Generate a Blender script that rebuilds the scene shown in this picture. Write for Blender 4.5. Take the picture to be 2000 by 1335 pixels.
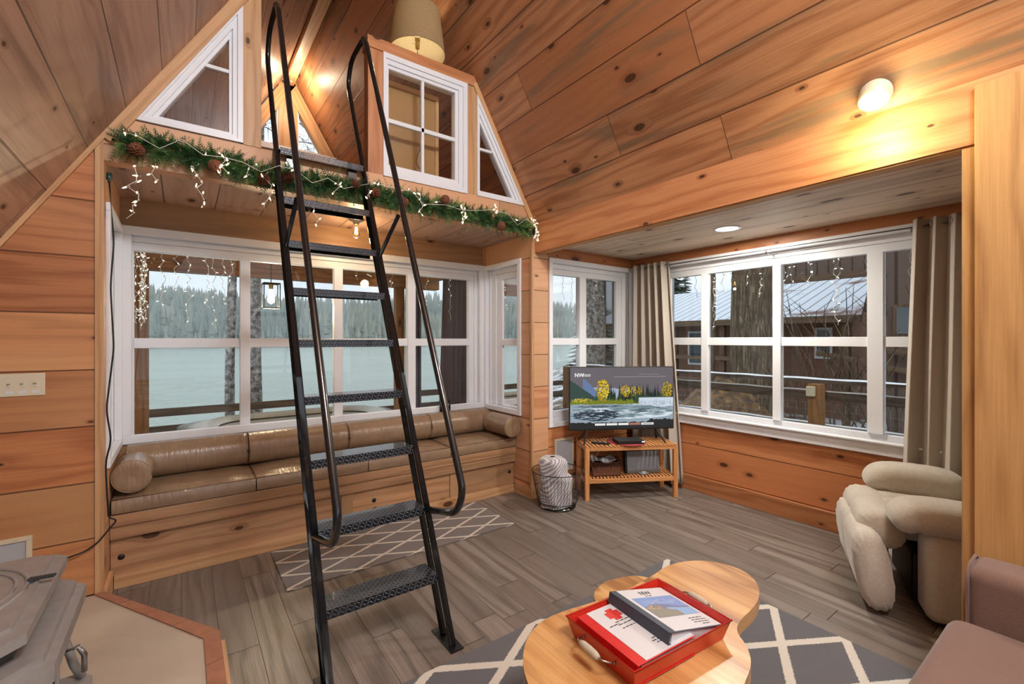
import bpy, bmesh, math, random
from mathutils import Vector, Matrix, noise as mnoise
random.seed(7)
PI = math.pi
for o in list(bpy.data.objects):
    bpy.data.objects.remove(o, do_unlink=True)
SC = bpy.context.scene
COL = SC.collection

# ------------------------------------------------------------------ camera
cd = bpy.data.cameras.new('camera')
cam = bpy.data.objects.new('camera', cd)
COL.objects.link(cam)
cam.location = (0, 0, 1.5)
YAW = math.atan(645 / 885)
cam.rotation_euler = (PI / 2, 0, -YAW)
cd.sensor_width = 36
cd.lens = 885 * 36 / 2000
cd.shift_y = -4.5 / 2000
cd.clip_start = 0.03
cd.clip_end = 2000
SC.camera = cam
SC.view_settings.view_transform = 'Standard'
SC.view_settings.look = 'None'
SC.view_settings.gamma = 1
SC.view_settings.use_curve_mapping = False
SC.view_settings.exposure = 0.2

# ------------------------------------------------------------------ sky
W = bpy.data.worlds.new('world')
SC.world = W
W.use_nodes = True
wn = W.node_tree
wn.nodes.clear()
_tc = wn.nodes.new('ShaderNodeTexCoord')
_sp = wn.nodes.new('ShaderNodeSeparateXYZ')
_ns = wn.nodes.new('ShaderNodeTexNoise')
_ns.inputs['Scale'].default_value = 2.2
_ns.inputs['Detail'].default_value = 5
_rp = wn.nodes.new('ShaderNodeValToRGB')
_rp.color_ramp.elements[0].position = 0.3
_rp.color_ramp.elements[0].color = (0.55, 0.63, 0.72, 1)
_rp.color_ramp.elements[1].position = 0.7
_rp.color_ramp.elements[1].color = (0.72, 0.76, 0.80, 1)
_bg = wn.nodes.new('ShaderNodeBackground')
_bg.inputs['Strength'].default_value = 1.55
_ow = wn.nodes.new('ShaderNodeOutputWorld')
wn.links.new(_tc.outputs['Generated'], _ns.inputs['Vector'])
wn.links.new(_ns.outputs['Fac'], _rp.inputs['Fac'])
wn.links.new(_rp.outputs['Color'], _bg.inputs['Color'])
wn.links.new(_bg.outputs['Background'], _ow.inputs['Surface'])


def lamp(name, kind, loc, energy, color=(1, .8, .55), radius=.05, rot=None, size=None, spot=None):
    l = bpy.data.lights.new(name, kind)
    l.energy = energy
    l.color = color
    if kind in ('POINT', 'SPOT'):
        l.shadow_soft_size = radius
    if kind == 'AREA':
        l.shape = 'DISK'
        l.size = size
    if kind == 'SPOT':
        l.spot_size = spot
        l.spot_blend = .6
    o = bpy.data.objects.new(name, l)
    COL.objects.link(o)
    o.location = loc
    if rot is not None:
        o.rotation_euler = rot
    return o


# ------------------------------------------------------------------ material helpers
def c(r, g, b):
    def f(x):
        x /= 255
        return x / 12.92 if x <= .04045 else ((x + .055) / 1.055) ** 2.4
    return (f(r), f(g), f(b), 1)


class G:
    def __init__(s, name):
        s.mat = bpy.data.materials.new(name)
        s.mat.use_nodes = True
        s.nt = s.mat.node_tree
        s.nt.nodes.clear()

    def node(s, t, ins=None, **pr):
        n = s.nt.nodes.new(t)
        for k, v in pr.items():
            setattr(n, k, v)
        for k, v in (ins or {}).items():
            s.put(n.inputs[k], v)
        return n

    def put(s, sock, v):
        if v is None:
            return
        if isinstance(v, bpy.types.NodeSocket):
            s.nt.links.new(v, sock)
        else:
            sock.default_value = v

    def m(s, op, a, b=None, cc=None, clamp=False):
        n = s.nt.nodes.new('ShaderNodeMath')
        n.operation = op
        n.use_clamp = clamp
        s.put(n.inputs[0], a)
        s.put(n.inputs[1], b)
        s.put(n.inputs[2], cc)
        return n.outputs[0]

    def mix(s, f, a, b, blend='MIX'):
        n = s.nt.nodes.new('ShaderNodeMix')
        n.data_type = 'RGBA'
        n.blend_type = blend
        s.put(n.inputs[0], f)
        s.put(n.inputs[6], a)
        s.put(n.inputs[7], b)
        return n.outputs[2]

    def comb(s, x, y, z=0.0):
        n = s.nt.nodes.new('ShaderNodeCombineXYZ')
        s.put(n.inputs[0], x)
        s.put(n.inputs[1], y)
        s.put(n.inputs[2], z)
        return n.outputs[0]

    def sep(s, v):
        n = s.nt.nodes.new('ShaderNodeSeparateXYZ')
        s.put(n.inputs[0], v)
        return n.outputs

    def noise(s, vec, scale=1.0, detail=2.0, rough=.5, dist=0.0):
        n = s.node('ShaderNodeTexNoise', {'Vector': vec, 'Scale': scale, 'Detail': detail, 'Roughness': rough, 'Distortion': dist})
        return n.outputs['Fac']

    def white(s, w):
        n = s.nt.nodes.new('ShaderNodeTexWhiteNoise')
        n.noise_dimensions = '1D'
        s.put(n.inputs['W'], w)
        return n.outputs

    def ramp(s, f, stops):
        n = s.nt.nodes.new('ShaderNodeValToRGB')
        s.put(n.inputs[0], f)
        e = n.color_ramp.elements
        while len(e) > 1:
            e.remove(e[-1])
        e[0].position = stops[0][0]
        e[0].color = stops[0][1]
        for p, cl in stops[1:]:
            x = e.new(p)
            x.color = cl
        return n.outputs[0]

    def step(s, x, lo, hi):
        n = s.nt.nodes.new('ShaderNodeMapRange')
        n.interpolation_type = 'SMOOTHSTEP'
        s.put(n.inputs[0], x)
        s.put(n.inputs[1], lo)
        s.put(n.inputs[2], hi)
        return n.outputs[0]

    def uv(s):
        return s.sep(s.node('ShaderNodeUVMap').outputs[0])

    def obj(s):
        return s.node('ShaderNodeTexCoord').outputs['Object']

    def bump(s, h, strength=.3, dist=.01):
        return s.node('ShaderNodeBump', {'Height': h, 'Strength': strength, 'Distance': dist}).outputs[0]

    def out(s, col, rough=.5, metal=0.0, normal=None, spec=.5, coat=0.0, sheen=0.0, emit=None, estr=0.0, alpha=None, trans=0.0, sss=0.0):
        b = s.node('ShaderNodeBsdfPrincipled')
        s.put(b.inputs['Base Color'], col)
        s.put(b.inputs['Roughness'], rough)
        s.put(b.inputs['Metallic'], metal)
        s.put(b.inputs['Specular IOR Level'], spec)
        s.put(b.inputs['Coat Weight'], coat)
        s.put(b.inputs['Sheen Weight'], sheen)
        s.put(b.inputs['Transmission Weight'], trans)
        if normal is not None:
            s.put(b.inputs['Normal'], normal)
        if emit is not None:
            s.put(b.inputs['Emission Color'], emit)
            s.put(b.inputs['Emission Strength'], estr)
        if alpha is not None:
            s.put(b.inputs['Alpha'], alpha)
        o = s.node('ShaderNodeOutputMaterial', {'Surface': b.outputs[0]})
        return s.mat


def plain(name, col, rough=.5, metal=0.0, nscale=30.0, var=.12, bump=.05, **kw):
    g = G(name)
    o = g.obj()
    n = g.noise(o, nscale, 3)
    dk = tuple(x * (1 - var) for x in col[:3]) + (1,)
    lt = tuple(min(1, x * (1 + var)) for x in col[:3]) + (1,)
    colr = g.mix(n, dk, lt)
    nm = g.bump(n, bump, .004) if bump else None
    return g.out(colr, rough, metal, nm, **kw)


def wood(name, c1, c2, c3=None, width=0.0, seg=2.2, knot=(.06, .022, .01, 1), kn=1.0, stain=0.0, stainc=None,
         rough=.45, seed=0.0, gap=.006, tone=.3, ring=70.0, spec=.4, off=0.0):
    """knotty softwood boards: grain runs along U (metres), boards stack along V (metres)"""
    g = G(name)
    u, v, _ = g.uv()
    if width:
        vr = g.m('ADD', g.m('DIVIDE', v, width), seed + off)
        row = g.m('FLOOR', vr)
        vf = g.m('FRACT', vr)
        w1 = g.white(g.m('ADD', row, seed))[0]
        uu = g.m('ADD', u, g.m('MULTIPLY', w1, 9.7))
        us = g.m('DIVIDE', uu, seg)
        sg = g.m('FLOOR', us)
        key = g.m('ADD', g.m('MULTIPLY', row, 13.37), g.m('MULTIPLY', sg, 7.13))
    else:
        rnd = g.node('ShaderNodeObjectInfo').outputs['Random']
        key = g.m('MULTIPLY', rnd, 37.0)
        uu = g.m('ADD', u, key)
        vf = None
    wv = g.white(key)
    r0 = wv[0]
    rc = g.sep(wv[1])
    vk = g.m('ADD', v, g.m('MULTIPLY', r0, 5.0))
    # knots
    kd = g.node('ShaderNodeTexVoronoi', {'Vector': g.comb(g.m('MULTIPLY', uu, 2.1), g.m('MULTIPLY', vk, 4.2), 0.0), 'Scale': 1.0},
                voronoi_dimensions='2D')
    kr = g.sep(kd.outputs['Color'])
    d = kd.outputs['Distance']
    kgate = g.m('GREATER_THAN', kr[0], 1 - .55 * kn)
    krad = g.m('ADD', g.m('MULTIPLY', g.m('POWER', kr[1], 2.0), .085), .026)
    dn = g.m('DIVIDE', d, krad)
    km = g.m('MULTIPLY', g.m('SUBTRACT', 1.0, g.step(dn, .75, 1.05)), kgate)
    khalo = g.m('MULTIPLY', g.m('SUBTRACT', 1.0, g.step(dn, .7, 2.8)), kgate)
    # grain
    n1 = g.noise(g.comb(g.m('MULTIPLY', uu, .8), g.m('MULTIPLY', vk, 5.0), key), 1.0, 2.0)
    n2 = g.noise(g.comb(g.m('MULTIPLY', uu, 3.0), g.m('MULTIPLY', vk, 120.0), key), 1.0, 3.0, .6)
    ph = g.m('ADD', g.m('MULTIPLY', vk, ring), g.m('MULTIPLY', n1, 24.0))
    ph = g.m('ADD', ph, g.m('MULTIPLY', khalo, 5.0))
    rg = g.m('ADD', g.m('MULTIPLY', g.m('SINE', ph), .5), .5)
    rg = g.m('POWER', rg, 2.2)
    gf = g.m('ADD', g.m('MULTIPLY', rg, .55), g.m('MULTIPLY', g.step(n2, .25, .75), .45), clamp=True)
    col = g.mix(gf, c1, c2)
    if c3:
        n3 = g.noise(g.comb(g.m('MULTIPLY', uu, .7), g.m('MULTIPLY', vk, 3.0), g.m('ADD', key, 3.3)), 1.0, 2.0)
        col = g.mix(g.m('MULTIPLY', g.step(g.m('ADD', g.m('MULTIPLY', rc[1], .6), g.m('MULTIPLY', n3, .6)), .45, .85), .8), col, c3)
    if stain:
        n4 = g.noise(g.comb(g.m('MULTIPLY', uu, .55), g.m('MULTIPLY', vk, 6.0), g.m('ADD', key, 9.1)), 1.0, 4.0, .6, .6)
        col = g.mix(g.m('MULTIPLY', g.step(n4, .5, .68), stain), col, stainc)
    tn = g.m('ADD', g.m('MULTIPLY', rc[0], tone), 1 - tone * .55)
    tn3 = g.comb(tn, tn, tn)
    col = g.mix(1.0, col, tn3, 'MULTIPLY')
    col = g.mix(g.m('MULTIPLY', khalo, .5), col, (c2[0] * .6, c2[1] * .5, c2[2] * .45, 1))
    col = g.mix(g.m('MULTIPLY', km, .9), col, knot)
    h = g.m('SUBTRACT', g.m('MULTIPLY', gf, .12), g.m('MULTIPLY', km, .15))
    if width:
        e = g.m('MULTIPLY', g.m('ABSOLUTE', g.m('SUBTRACT', vf, .5)), 2.0)
        gl = g.step(e, 1 - 2 * gap / width, 1 - .5 * gap / width)
        fs = g.m('MULTIPLY', g.m('ABSOLUTE', g.m('SUBTRACT', g.m('FRACT', us), .5)), 2.0)
        gl2 = g.step(fs, 1 - .006 / seg, 1 - .003 / seg)
        gl = g.m('MAXIMUM', gl, gl2)
        col = g.mix(g.m('MULTIPLY', gl, .8), col, (c2[0] * .18, c2[1] * .12, c2[2] * .1, 1))
        h = g.m('SUBTRACT', h, gl)
    return g.out(col, g.m('ADD', g.m('MULTIPLY', n2, .15), rough - .07), 0.0, g.bump(h, .5, .004), spec=spec)


def glassy(name, tint=(1, 1, 1, 1), refl=1.0, rough=0.0):
    g = G(name)
    tr = g.node('ShaderNodeBsdfTransparent', {'Color': tint})
    gl = g.node('ShaderNodeBsdfGlossy', {'Color': (1, 1, 1, 1), 'Roughness': rough})
    fr = g.node('ShaderNodeFresnel', {'IOR': 1.35})
    f = g.m('MULTIPLY', fr.outputs[0], refl)
    mx = g.node('ShaderNodeMixShader', {0: f, 1: tr.outputs[0], 2: gl.outputs[0]})
    g.node('ShaderNodeOutputMaterial', {'Surface': mx.outputs[0]})
    return g.mat


def emit(name, col, strength, base=None):
    g = G(name)
    return g.out(base or col, .4, emit=col, estr=strength)


M = {}
M['roof'] = wood('knotty pine roof boards', c(204, 150, 108), c(158, 104, 68), c(184, 124, 82), width=0.297, seg=2.6, kn=1.3,
                 stain=0.9, stainc=c(138, 114, 88), seed=3, tone=0.38, off=-0.111)
M['roofL'] = wood('pale pine roof boards', c(203, 171, 149), c(174, 138, 116), c(187, 152, 130), width=0.307, seg=3.2, kn=1.1,
                  stain=0.6, stainc=c(133, 109, 95), seed=11, tone=0.26, off=0.34)
M['wallL'] = wood('left wall boards', c(190, 128, 82), c(150, 90, 54), c(204, 156, 108), width=0.306, seg=6, kn=.7, seed=5, tone=0.34, off=0.63)
M['wall'] = wood('gable wall boards', c(207, 154, 115), c(176, 119, 84), c(213, 169, 130), width=0.306, seg=5, kn=.9, seed=8, tone=0.32, off=0.565)
M['bay'] = wood('bay wall boards', c(198, 135, 89), c(159, 97, 59), c(186, 120, 76), width=0.303, seg=6, kn=1.7, seed=21, tone=0.3, off=0.495)
M['bayc'] = wood('grey washed ceiling boards', c(238, 224, 206), c(204, 184, 162), c(220, 202, 178), width=0.285, seg=4, kn=1.8, seed=2, tone=0.14,
                 stain=.4, stainc=c(133, 118, 103), ring=40)
M['beam'] = wood('fir beam', c(210, 150, 103), c(177, 112, 70), None, kn=.9, tone=.1, ring=45)
M['trim'] = wood('pine trim', c(212, 171, 127), c(184, 138, 94), None, kn=.35, tone=.2, ring=90)
M['post'] = wood('golden post timber', c(204, 160, 104), c(168, 124, 76), None, kn=.6, tone=.1, ring=60)
M['bench'] = wood('bench boards', c(192, 150, 112), c(156, 113, 81), c(174, 138, 101), kn=.7, tone=.3, stain=.4, stainc=c(133, 112, 85))
M['outwood'] = wood('weathered outdoor timber', c(170, 122, 78), c(124, 86, 54), c(144, 104, 68), kn=.6, tone=.2, rough=.8)
M['oldwood'] = wood('grey wet rail timber', c(116, 101, 89), c(74, 64, 55), None, kn=.4, tone=.3, rough=.85)
M['cabinwood'] = wood('neighbour cabin timber', c(128, 104, 84), c(92, 74, 58), None, kn=.4, tone=.2, rough=.85)
M['table'] = wood('slab table wood', c(226, 184, 124), c(176, 122, 66), c(192, 140, 84), kn=.25, tone=.06, ring=20, rough=.3, stain=0.85,
                  stainc=c(140, 90, 50), spec=.5)
M['bamboo'] = wood('oiled slat wood', c(224, 164, 108), c(190, 126, 74), None, kn=0.0, tone=.15, ring=110, rough=.4)
M['floor'] = wood('grey laminate planks', c(142, 133, 125), c(88, 80, 74), c(116, 107, 100), width=.155, seg=1.25, kn=.0, knot=(.05, .035, .028, 1),
                  stain=.35, stainc=c(86, 78, 71), seed=4, gap=0.0016, tone=0.16, ring=55, rough=0.36, spec=.4)
M['white'] = plain('white window vinyl', c(232, 236, 242), .35, nscale=8, var=.02, bump=0)
M['whitep'] = plain('white painted sill', c(226, 229, 234), .45, nscale=12, var=.03, bump=0)
M['glass'] = glassy('window glass', (.97, .985, .98, 1), .9)
M['black'] = plain('black gloss paint', c(26, 27, 30), .22, nscale=60, var=.15, bump=.04, coat=.5)
M['blackm'] = plain('matte black plastic', c(24, 24, 26), .5, bump=0)
M['brass'] = plain('brass', c(190, 160, 100), .3, 1.0, bump=0)
M['steel'] = plain('brushed steel', c(170, 170, 172), .3, 1.0, bump=0)
M['ivory'] = plain('ivory plastic', c(214, 204, 178), .4, var=.03, bump=0)
M['greyp'] = plain('grey heater panel', c(178, 184, 190), .5, var=.04, bump=0)
M['stone'] = plain('hearth slab', c(186, 176, 160), .55, nscale=5, var=.12, bump=.08)
M['brick'] = plain('red brick edge', c(166, 116, 92), .8, nscale=25, var=.25, bump=.2)
M['snow'] = plain('snow', c(244, 247, 250), .8, nscale=4, var=.05, bump=.3)
M['dark'] = plain('dark brown siding', c(96, 78, 68), .8, nscale=6, var=.2)


# leather
def leather():
    g = G('tan leather')
    o = g.obj()
    n = g.noise(o, 9, 4, .6, .8)
    n2 = g.noise(o, 260, 2)
    x, y, z = g.sep(o)
    wr = g.noise(g.comb(g.m('MULTIPLY', x, 26), g.m('MULTIPLY', y, 5), g.m('MULTIPLY', z, 5)), 1, 3, .6, .5)
    col = g.mix(n, c(128, 104, 82), c(162, 136, 110))
    h = g.m('ADD', g.m('MULTIPLY', wr, 1.0), g.m('MULTIPLY', n2, .06))
    return g.out(col, .28, 0, g.bump(h, .5, .014), spec=.6)


M['leather'] = leather()


def fabric(name, a, b, scale=220, sheen=.4, rough=.9, big=3.0):
    g = G(name)
    o = g.obj()
    n = g.noise(o, scale, 2)
    n2 = g.noise(o, big, 3)
    col = g.mix(g.m('MULTIPLY', g.m('ADD', n, n2), .5), a, b)
    return g.out(col, rough, 0, g.bump(n, .4, .003), spec=.2, sheen=sheen)


M['velour'] = fabric('beige velour', c(160, 152, 138), c(216, 208, 195), scale=70)
M['mauve'] = fabric('mauve microfibre', c(104, 82, 74), c(132, 106, 96), sheen=.2)
M['curtain'] = fabric('taupe curtain', c(178, 170, 160), c(206, 198, 188), scale=300, sheen=.1, big=1.5)
M['curtout'] = fabric('purple grey curtain', c(92, 86, 98), c(124, 118, 130), sheen=.1)


def rugmat(name, base1, base2, line, px, py, hw):
    g = G(name)
    u, v, _ = g.uv()
    n = g.noise(g.comb(g.m('MULTIPLY', u, 30), g.m('MULTIPLY', v, 30)), 1, 3)
    wob = g.m('MULTIPLY', g.m('SUBTRACT', g.noise(g.comb(u, v), 90, 2), .5), .012)
    a = g.m('DIVIDE', u, px)
    b = g.m('DIVIDE', v, py)
    k = 1 / math.hypot(1 / px, 1 / py)

    def ln(s):
        f = g.m('FRACT', s)
        dd = g.m('MINIMUM', f, g.m('SUBTRACT', 1.0, f))
        return g.m('ADD', g.m('MULTIPLY', dd, k), wob)
    dmin = g.m('MINIMUM', ln(g.m('ADD', a, b)), ln(g.m('ADD', g.m('SUBTRACT', a, b), 50.0)))
    msk = g.m('SUBTRACT', 1.0, g.step(dmin, hw * .85, hw * 1.1))
    pile = g.noise(g.comb(g.m('MULTIPLY', u, 1), g.m('MULTIPLY', v, 1)), 420, 2)
    col = g.mix(pile, base1, base2)
    col = g.mix(g.m('MULTIPLY', n, .3), col, base1)
    ln_c = g.mix(pile, tuple(x * .78 for x in line[:3]) + (1,), line)
    col = g.mix(msk, col, ln_c)
    h = g.m('ADD', g.m('MULTIPLY', pile, .8), msk)
    return g.out(col, .95, 0, g.bump(h, .9, .006), spec=.1, sheen=.2)


M['rug1'] = rugmat('runner weave', c(104, 96, 92), c(136, 127, 122), c(226, 216, 202), .42, .2, .011)
M['rug2'] = rugmat('lattice rug weave', c(84, 86, 91), c(120, 121, 126), c(236, 231, 220), .585, .34, .021)


# ------------------------------------------------------------------ mesh helpers
def frame(d):
    d = Vector(d).normalized()
    up = Vector((0, 0, 1)) if abs(d.z) < .95 else Vector((1, 0, 0))
    a = d.cross(up).normalized()
    b = a.cross(d).normalized()
    return d, a, b


class MB:
    def __init__(s):
        s.v = []
        s.f = []
        s.uv = []
        s.mi = []
        s.sm = []
        s.mats = []

    def mat(s, m):
        if m not in s.mats:
            s.mats.append(m)
        return s.mats.index(m)

    def face(s, pts, uvs, m, smooth=False):
        i = len(s.v)
        s.v += [tuple(p) for p in pts]
        s.f.append(tuple(range(i, i + len(pts))))
        s.uv.append([tuple(q) for q in uvs])
        s.mi.append(s.mat(m))
        s.sm.append(smooth)

    def obox(s, o, ax, ay, az, m, g=0):
        """box from corner o with edge vectors ax, ay, az; grain along axis g"""
        o = Vector(o)
        E = [Vector(ax), Vector(ay), Vector(az)]
        L = [e.length for e in E]
        base = [o.dot(e.normalized()) if e.length else 0 for e in E]
        i0 = len(s.v)
        for k in range(2):
            for j in range(2):
                for i in range(2):
                    s.v.append(tuple(o + E[0] * i + E[1] * j + E[2] * k))
        ix = lambda i, j, k: i0 + i + 2 * j + 4 * k
        for ax_ in range(3):
            o1, o2 = [q for q in range(3) if q != ax_]
            for side in (0, 1):
                cs = []
                for (p, q) in ((0, 0), (1, 0), (1, 1), (0, 1)):
                    t = [0, 0, 0]
                    t[ax_] = side
                    t[o1] = p
                    t[o2] = q
                    cs.append(tuple(t))
                flip = (side == 0) ^ (ax_ == 1)
                if flip:
                    cs = cs[::-1]
                if g in (o1, o2):
                    gu = g
                    gv = o2 if g == o1 else o1
                else:
                    gu, gv = o1, o2
                s.f.append(tuple(ix(*t) for t in cs))
                s.uv.append([(base[gu] + t[gu] * L[gu], base[gv] + t[gv] * L[gv]) for t in cs])
                s.mi.append(s.mat(m))
                s.sm.append(False)
        return s

    def box(s, x0, y0, z0, x1, y1, z1, m, g=None):
        L = (x1 - x0, y1 - y0, z1 - z0)
        if g is None:
            g = L.index(max(L))
        return s.obox((x0, y0, z0), (L[0], 0, 0), (0, L[1], 0), (0, 0, L[2]), m, g)

    def bar(s, p0, p1, w, h, m, up=None):
        p0 = Vector(p0)
        p1 = Vector(p1)
        d, a, b = frame(p1 - p0)
        if up is not None:
            a = d.cross(Vector(up)).normalized()
            b = a.cross(d).normalized()
        return s.obox(p0 - a * w / 2 - b * h / 2, d * (p1 - p0).length, a * w, b * h, m, 0)

    def prism(s, poly, z0, z1, m, fn=None, mside=None, gu=0):
        """poly: list of 2D points (ccw); fn maps (a,b,z)->xyz"""
        fn = fn or (lambda a, b, z: (a, b, z))
        n = len(poly)
        P = [fn(a, b, z1) for a, b in poly]
        Q = [fn(a, b, z0) for a, b in poly]
        U = [(p[gu], p[1 - gu]) for p in poly]
        s.face(P, U, m)
        s.face(Q[::-1], U[::-1], m)
        acc = 0
        for i in range(n):
            j = (i + 1) % n
            l = math.dist(poly[i], poly[j])
            s.face([Q[i], Q[j], P[j], P[i]], [(acc, z0), (acc + l, z0), (acc + l, z1), (acc, z1)], mside or m)
            acc += l
        return s

    def tube(s, pts, r, m, n=10, cap=True, r2=None, closed=False):
        pts = [Vector(p) for p in pts]
        N = len(pts)
        rr = r if isinstance(r, (list, tuple)) else [r] * N
        i0 = len(s.v)
        prev = None
        mi = s.mat(m)
        acc = 0
        us = []
        for i, p in enumerate(pts):
            if closed:
                d = pts[(i + 1) % N] - pts[i - 1]
            else:
                d = pts[min(i + 1, N - 1)] - pts[max(i - 1, 0)]
            if d.length < 1e-9:
                d = Vector((0, 0, 1))
            d.normalize()
            if prev is None:
                _, a, b = frame(d)
            else:
                a = prev - d * prev.dot(d)
                if a.length < 1e-6:
                    _, a, b = frame(d)
                a.normalize()
                b = d.cross(a)
            prev = a
            if i:
                acc += (pts[i] - pts[i - 1]).length
            us.append(acc)
            for k in range(n):
                t = 2 * PI * k / n
                s.v.append(tuple(p + (a * math.cos(t) + b * math.sin(t) * (r2 or 1)) * rr[i]))
        R = N if closed else N - 1
        for i in range(R):
            ii = (i + 1) % N
            for k in range(n):
                kk = (k + 1) % n
                s.f.append((i0 + i * n + k, i0 + i * n + kk, i0 + ii * n + kk, i0 + ii * n + k))
                w = 2 * PI * rr[i] / n
                s.uv.append([(us[i], k * w), (us[i], (k + 1) * w), (us[ii], (k + 1) * w), (us[ii], k * w)])
                s.mi.append(mi)
                s.sm.append(True)
        if cap and not closed:
            for e, rev in ((0, True), (N - 1, False)):
                f = [i0 + e * n + k for k in range(n)]
                s.f.append(tuple(f[::-1] if rev else f))
                s.uv.append([(0, 0)] * n)
                s.mi.append(mi)
                s.sm.append(False)
        return s

    def lathe(s, prof, cen, m, n=24, axis=(0, 0, 1), smooth=True):
        """prof: list of (r, h) along axis"""
        cen = Vector(cen)
        d = Vector(axis).normalized()
        _, a, b = frame(d)
        i0 = len(s.v)
        mi = s.mat(m)
        for r, h in prof:
            for k in range(n):
                t = 2 * PI * k / n
                s.v.append(tuple(cen + d * h + (a * math.cos(t) + b * math.sin(t)) * r))
        for i in range(len(prof) - 1):
            for k in range(n):
                kk = (k + 1) % n
                s.f.append((i0 + i * n + k, i0 + (i + 1) * n + k, i0 + (i + 1) * n + kk, i0 + i * n + kk))
                s.uv.append([(k / n, prof[i][1]), (k / n, prof[i + 1][1]), ((k + 1) / n, prof[i + 1][1]), ((k + 1) / n, prof[i][1])])
                s.mi.append(mi)
                s.sm.append(smooth)
        return s

    def grid(s, fn, nu, nv, m, smooth=True, uvf=None):
        i0 = len(s.v)
        mi = s.mat(m)
        for j in range(nv + 1):
            for i in range(nu + 1):
                s.v.append(tuple(fn(i / nu, j / nv)))
        for j in range(nv):
            for i in range(nu):
                q = [(i, j), (i + 1, j), (i + 1, j + 1), (i, j + 1)]
                s.f.append(tuple(i0 + b * (nu + 1) + a for a, b in q))
                s.uv.append([(uvf or (lambda a, b: (a, b)))(a / nu, b / nv) for a, b in q])
                s.mi.append(mi)
                s.sm.append(smooth)
        return s

    def build(s, name, parent=None, local=False, bevel=0, seg=2, sub=0, solid=0, smooth=False, merge=False):
        me = bpy.data.meshes.new(name)
        off = Vector((0, 0, 0))
        if parent is not None and not local:
            q = parent
            while q is not None:
                off += q.location
                q = q.parent
        me.from_pydata([tuple(Vector(v) - off) for v in s.v], [], s.f)
        for m in s.mats:
            me.materials.append(m)
        me.polygons.foreach_set('material_index', s.mi)
        me.polygons.foreach_set('use_smooth', [x or smooth for x in s.sm])
        ul = me.uv_layers.new(name='UVMap')
        flat = []
        for u in s.uv:
            for a, b in u:
                flat += [a, b]
        ul.data.foreach_set('uv', flat)
        if merge:
            bm = bmesh.new()
            bm.from_mesh(me)
            bmesh.ops.remove_doubles(bm, verts=bm.verts, dist=1e-4)
            bm.to_mesh(me)
            bm.free()
        me.update()
        o = bpy.data.objects.new(name, me)
        COL.objects.link(o)
        if parent is not None:
            o.parent = parent
        if bevel:
            md = o.modifiers.new('b', 'BEVEL')
            md.width = bevel
            md.segments = seg
            md.limit_method = 'ANGLE'
            md.angle_limit = .7
        if sub:
            md = o.modifiers.new('s', 'SUBSURF')
            md.levels = sub
            md.render_levels = sub
        if solid:
            md = o.modifiers.new('t', 'SOLIDIFY')
            md.thickness = solid
            md.offset = 0
        return o


def tag(o, label=None, cat=None, group=None, kind=None):
    if label:
        o['label'] = label
    if cat:
        o['category'] = cat
    if group:
        o['group'] = group
    if kind:
        o['kind'] = kind
    return o


def E(name, label, cat, loc=(0, 0, 0), rz=0, group=None, kind=None):
    o = bpy.data.objects.new(name, None)
    COL.objects.link(o)
    o.location = loc
    o.rotation_euler = (0, 0, rz)
    o.empty_display_size = .1
    return tag(o, label, cat, group, kind)


def kids(o):
    return [x for x in bpy.data.objects if x.parent is o]


def copy_tree(o, loc=None, rz=None, label=None, parent=None):
    ch = list(kids(o))
    n = o.copy()
    COL.objects.link(n)
    n.parent = parent
    if loc is not None:
        n.location = loc
    if rz is not None:
        n.rotation_euler = (0, 0, rz)
    if label:
        n['label'] = label
    for q in ch:
        copy_tree(q, parent=n)
    return n


def S(mb, name, **kw):
    return tag(mb.build(name, **kw), kind='structure')


def rot2(x, y, a):
    return (x * math.cos(a) - y * math.sin(a), x * math.sin(a) + y * math.cos(a))

# ================================================================== STRUCTURE
YW = 3.34      # gable / left / TV wall plane
YL = 4.17      # lake window plane
XL, XR = -.35, 2.667   # alcove sides
XB = 4.13      # bay window wall
RX, RZ = 1.19, 5.19    # ridge
LX, LZ = -.353, 2.629
QX, QZ = 2.711, 2.573
SL = (RZ - LZ) / (RX - LX)
SR = (RZ - QZ) / (QX - RX)
zl = lambda x: LZ + SL * (x - LX)
zr = lambda x: QZ + SR * (QX - x)

m = MB()
m.prism([(-2.3, -4), (4.25, -4), (4.25, 4.28), (-2.3, 4.28)], -.1, 0, M['floor'], gu=1)
S(m, 'floor')


def slab(x0, z0, x1, z1, y0, y1, th, mat, side):
    """sloping roof slab, boards along y"""
    L = math.hypot(x1 - x0, z1 - z0)
    nx, nz = (z1 - z0) / L * th * side, -(x1 - x0) / L * th * side
    b = MB()
    P = lambda x, y, z: (x, y, z)
    a = [P(x0, y0, z0), P(x0, y1, z0), P(x1, y1, z1), P(x1, y0, z1)]
    o = [(p[0] + nx, p[1], p[2] + nz) for p in a]
    uv = [(y0, 0), (y1, 0), (y1, L), (y0, L)]
    b.face(a, uv, mat)
    b.face(o[::-1], uv[::-1], M['dark'])
    for i in range(4):
        j = (i + 1) % 4
        b.face([a[i], a[j], o[j], o[i]], [(0, 0), (1, 0), (1, .1), (0, .1)], M['trim'])
    return b


b = slab(-1.94, LZ + SL * (-1.94 - LX), RX, RZ, -4, 6.98, .12, M['roofL'], -1)
S(b, 'ceiling_left')
b = slab(QX + .02, QZ - SR * .02, RX, RZ, -4, 6.98, .12, M['roof'], 1)
S(b, 'ceiling_right')
m = MB()
m.box(RX - .055, -4, RZ - .2, RX + .055, 6.9, RZ - .02, M['trim'], 1)
S(m, 'trim_1')   # ridge board

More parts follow.
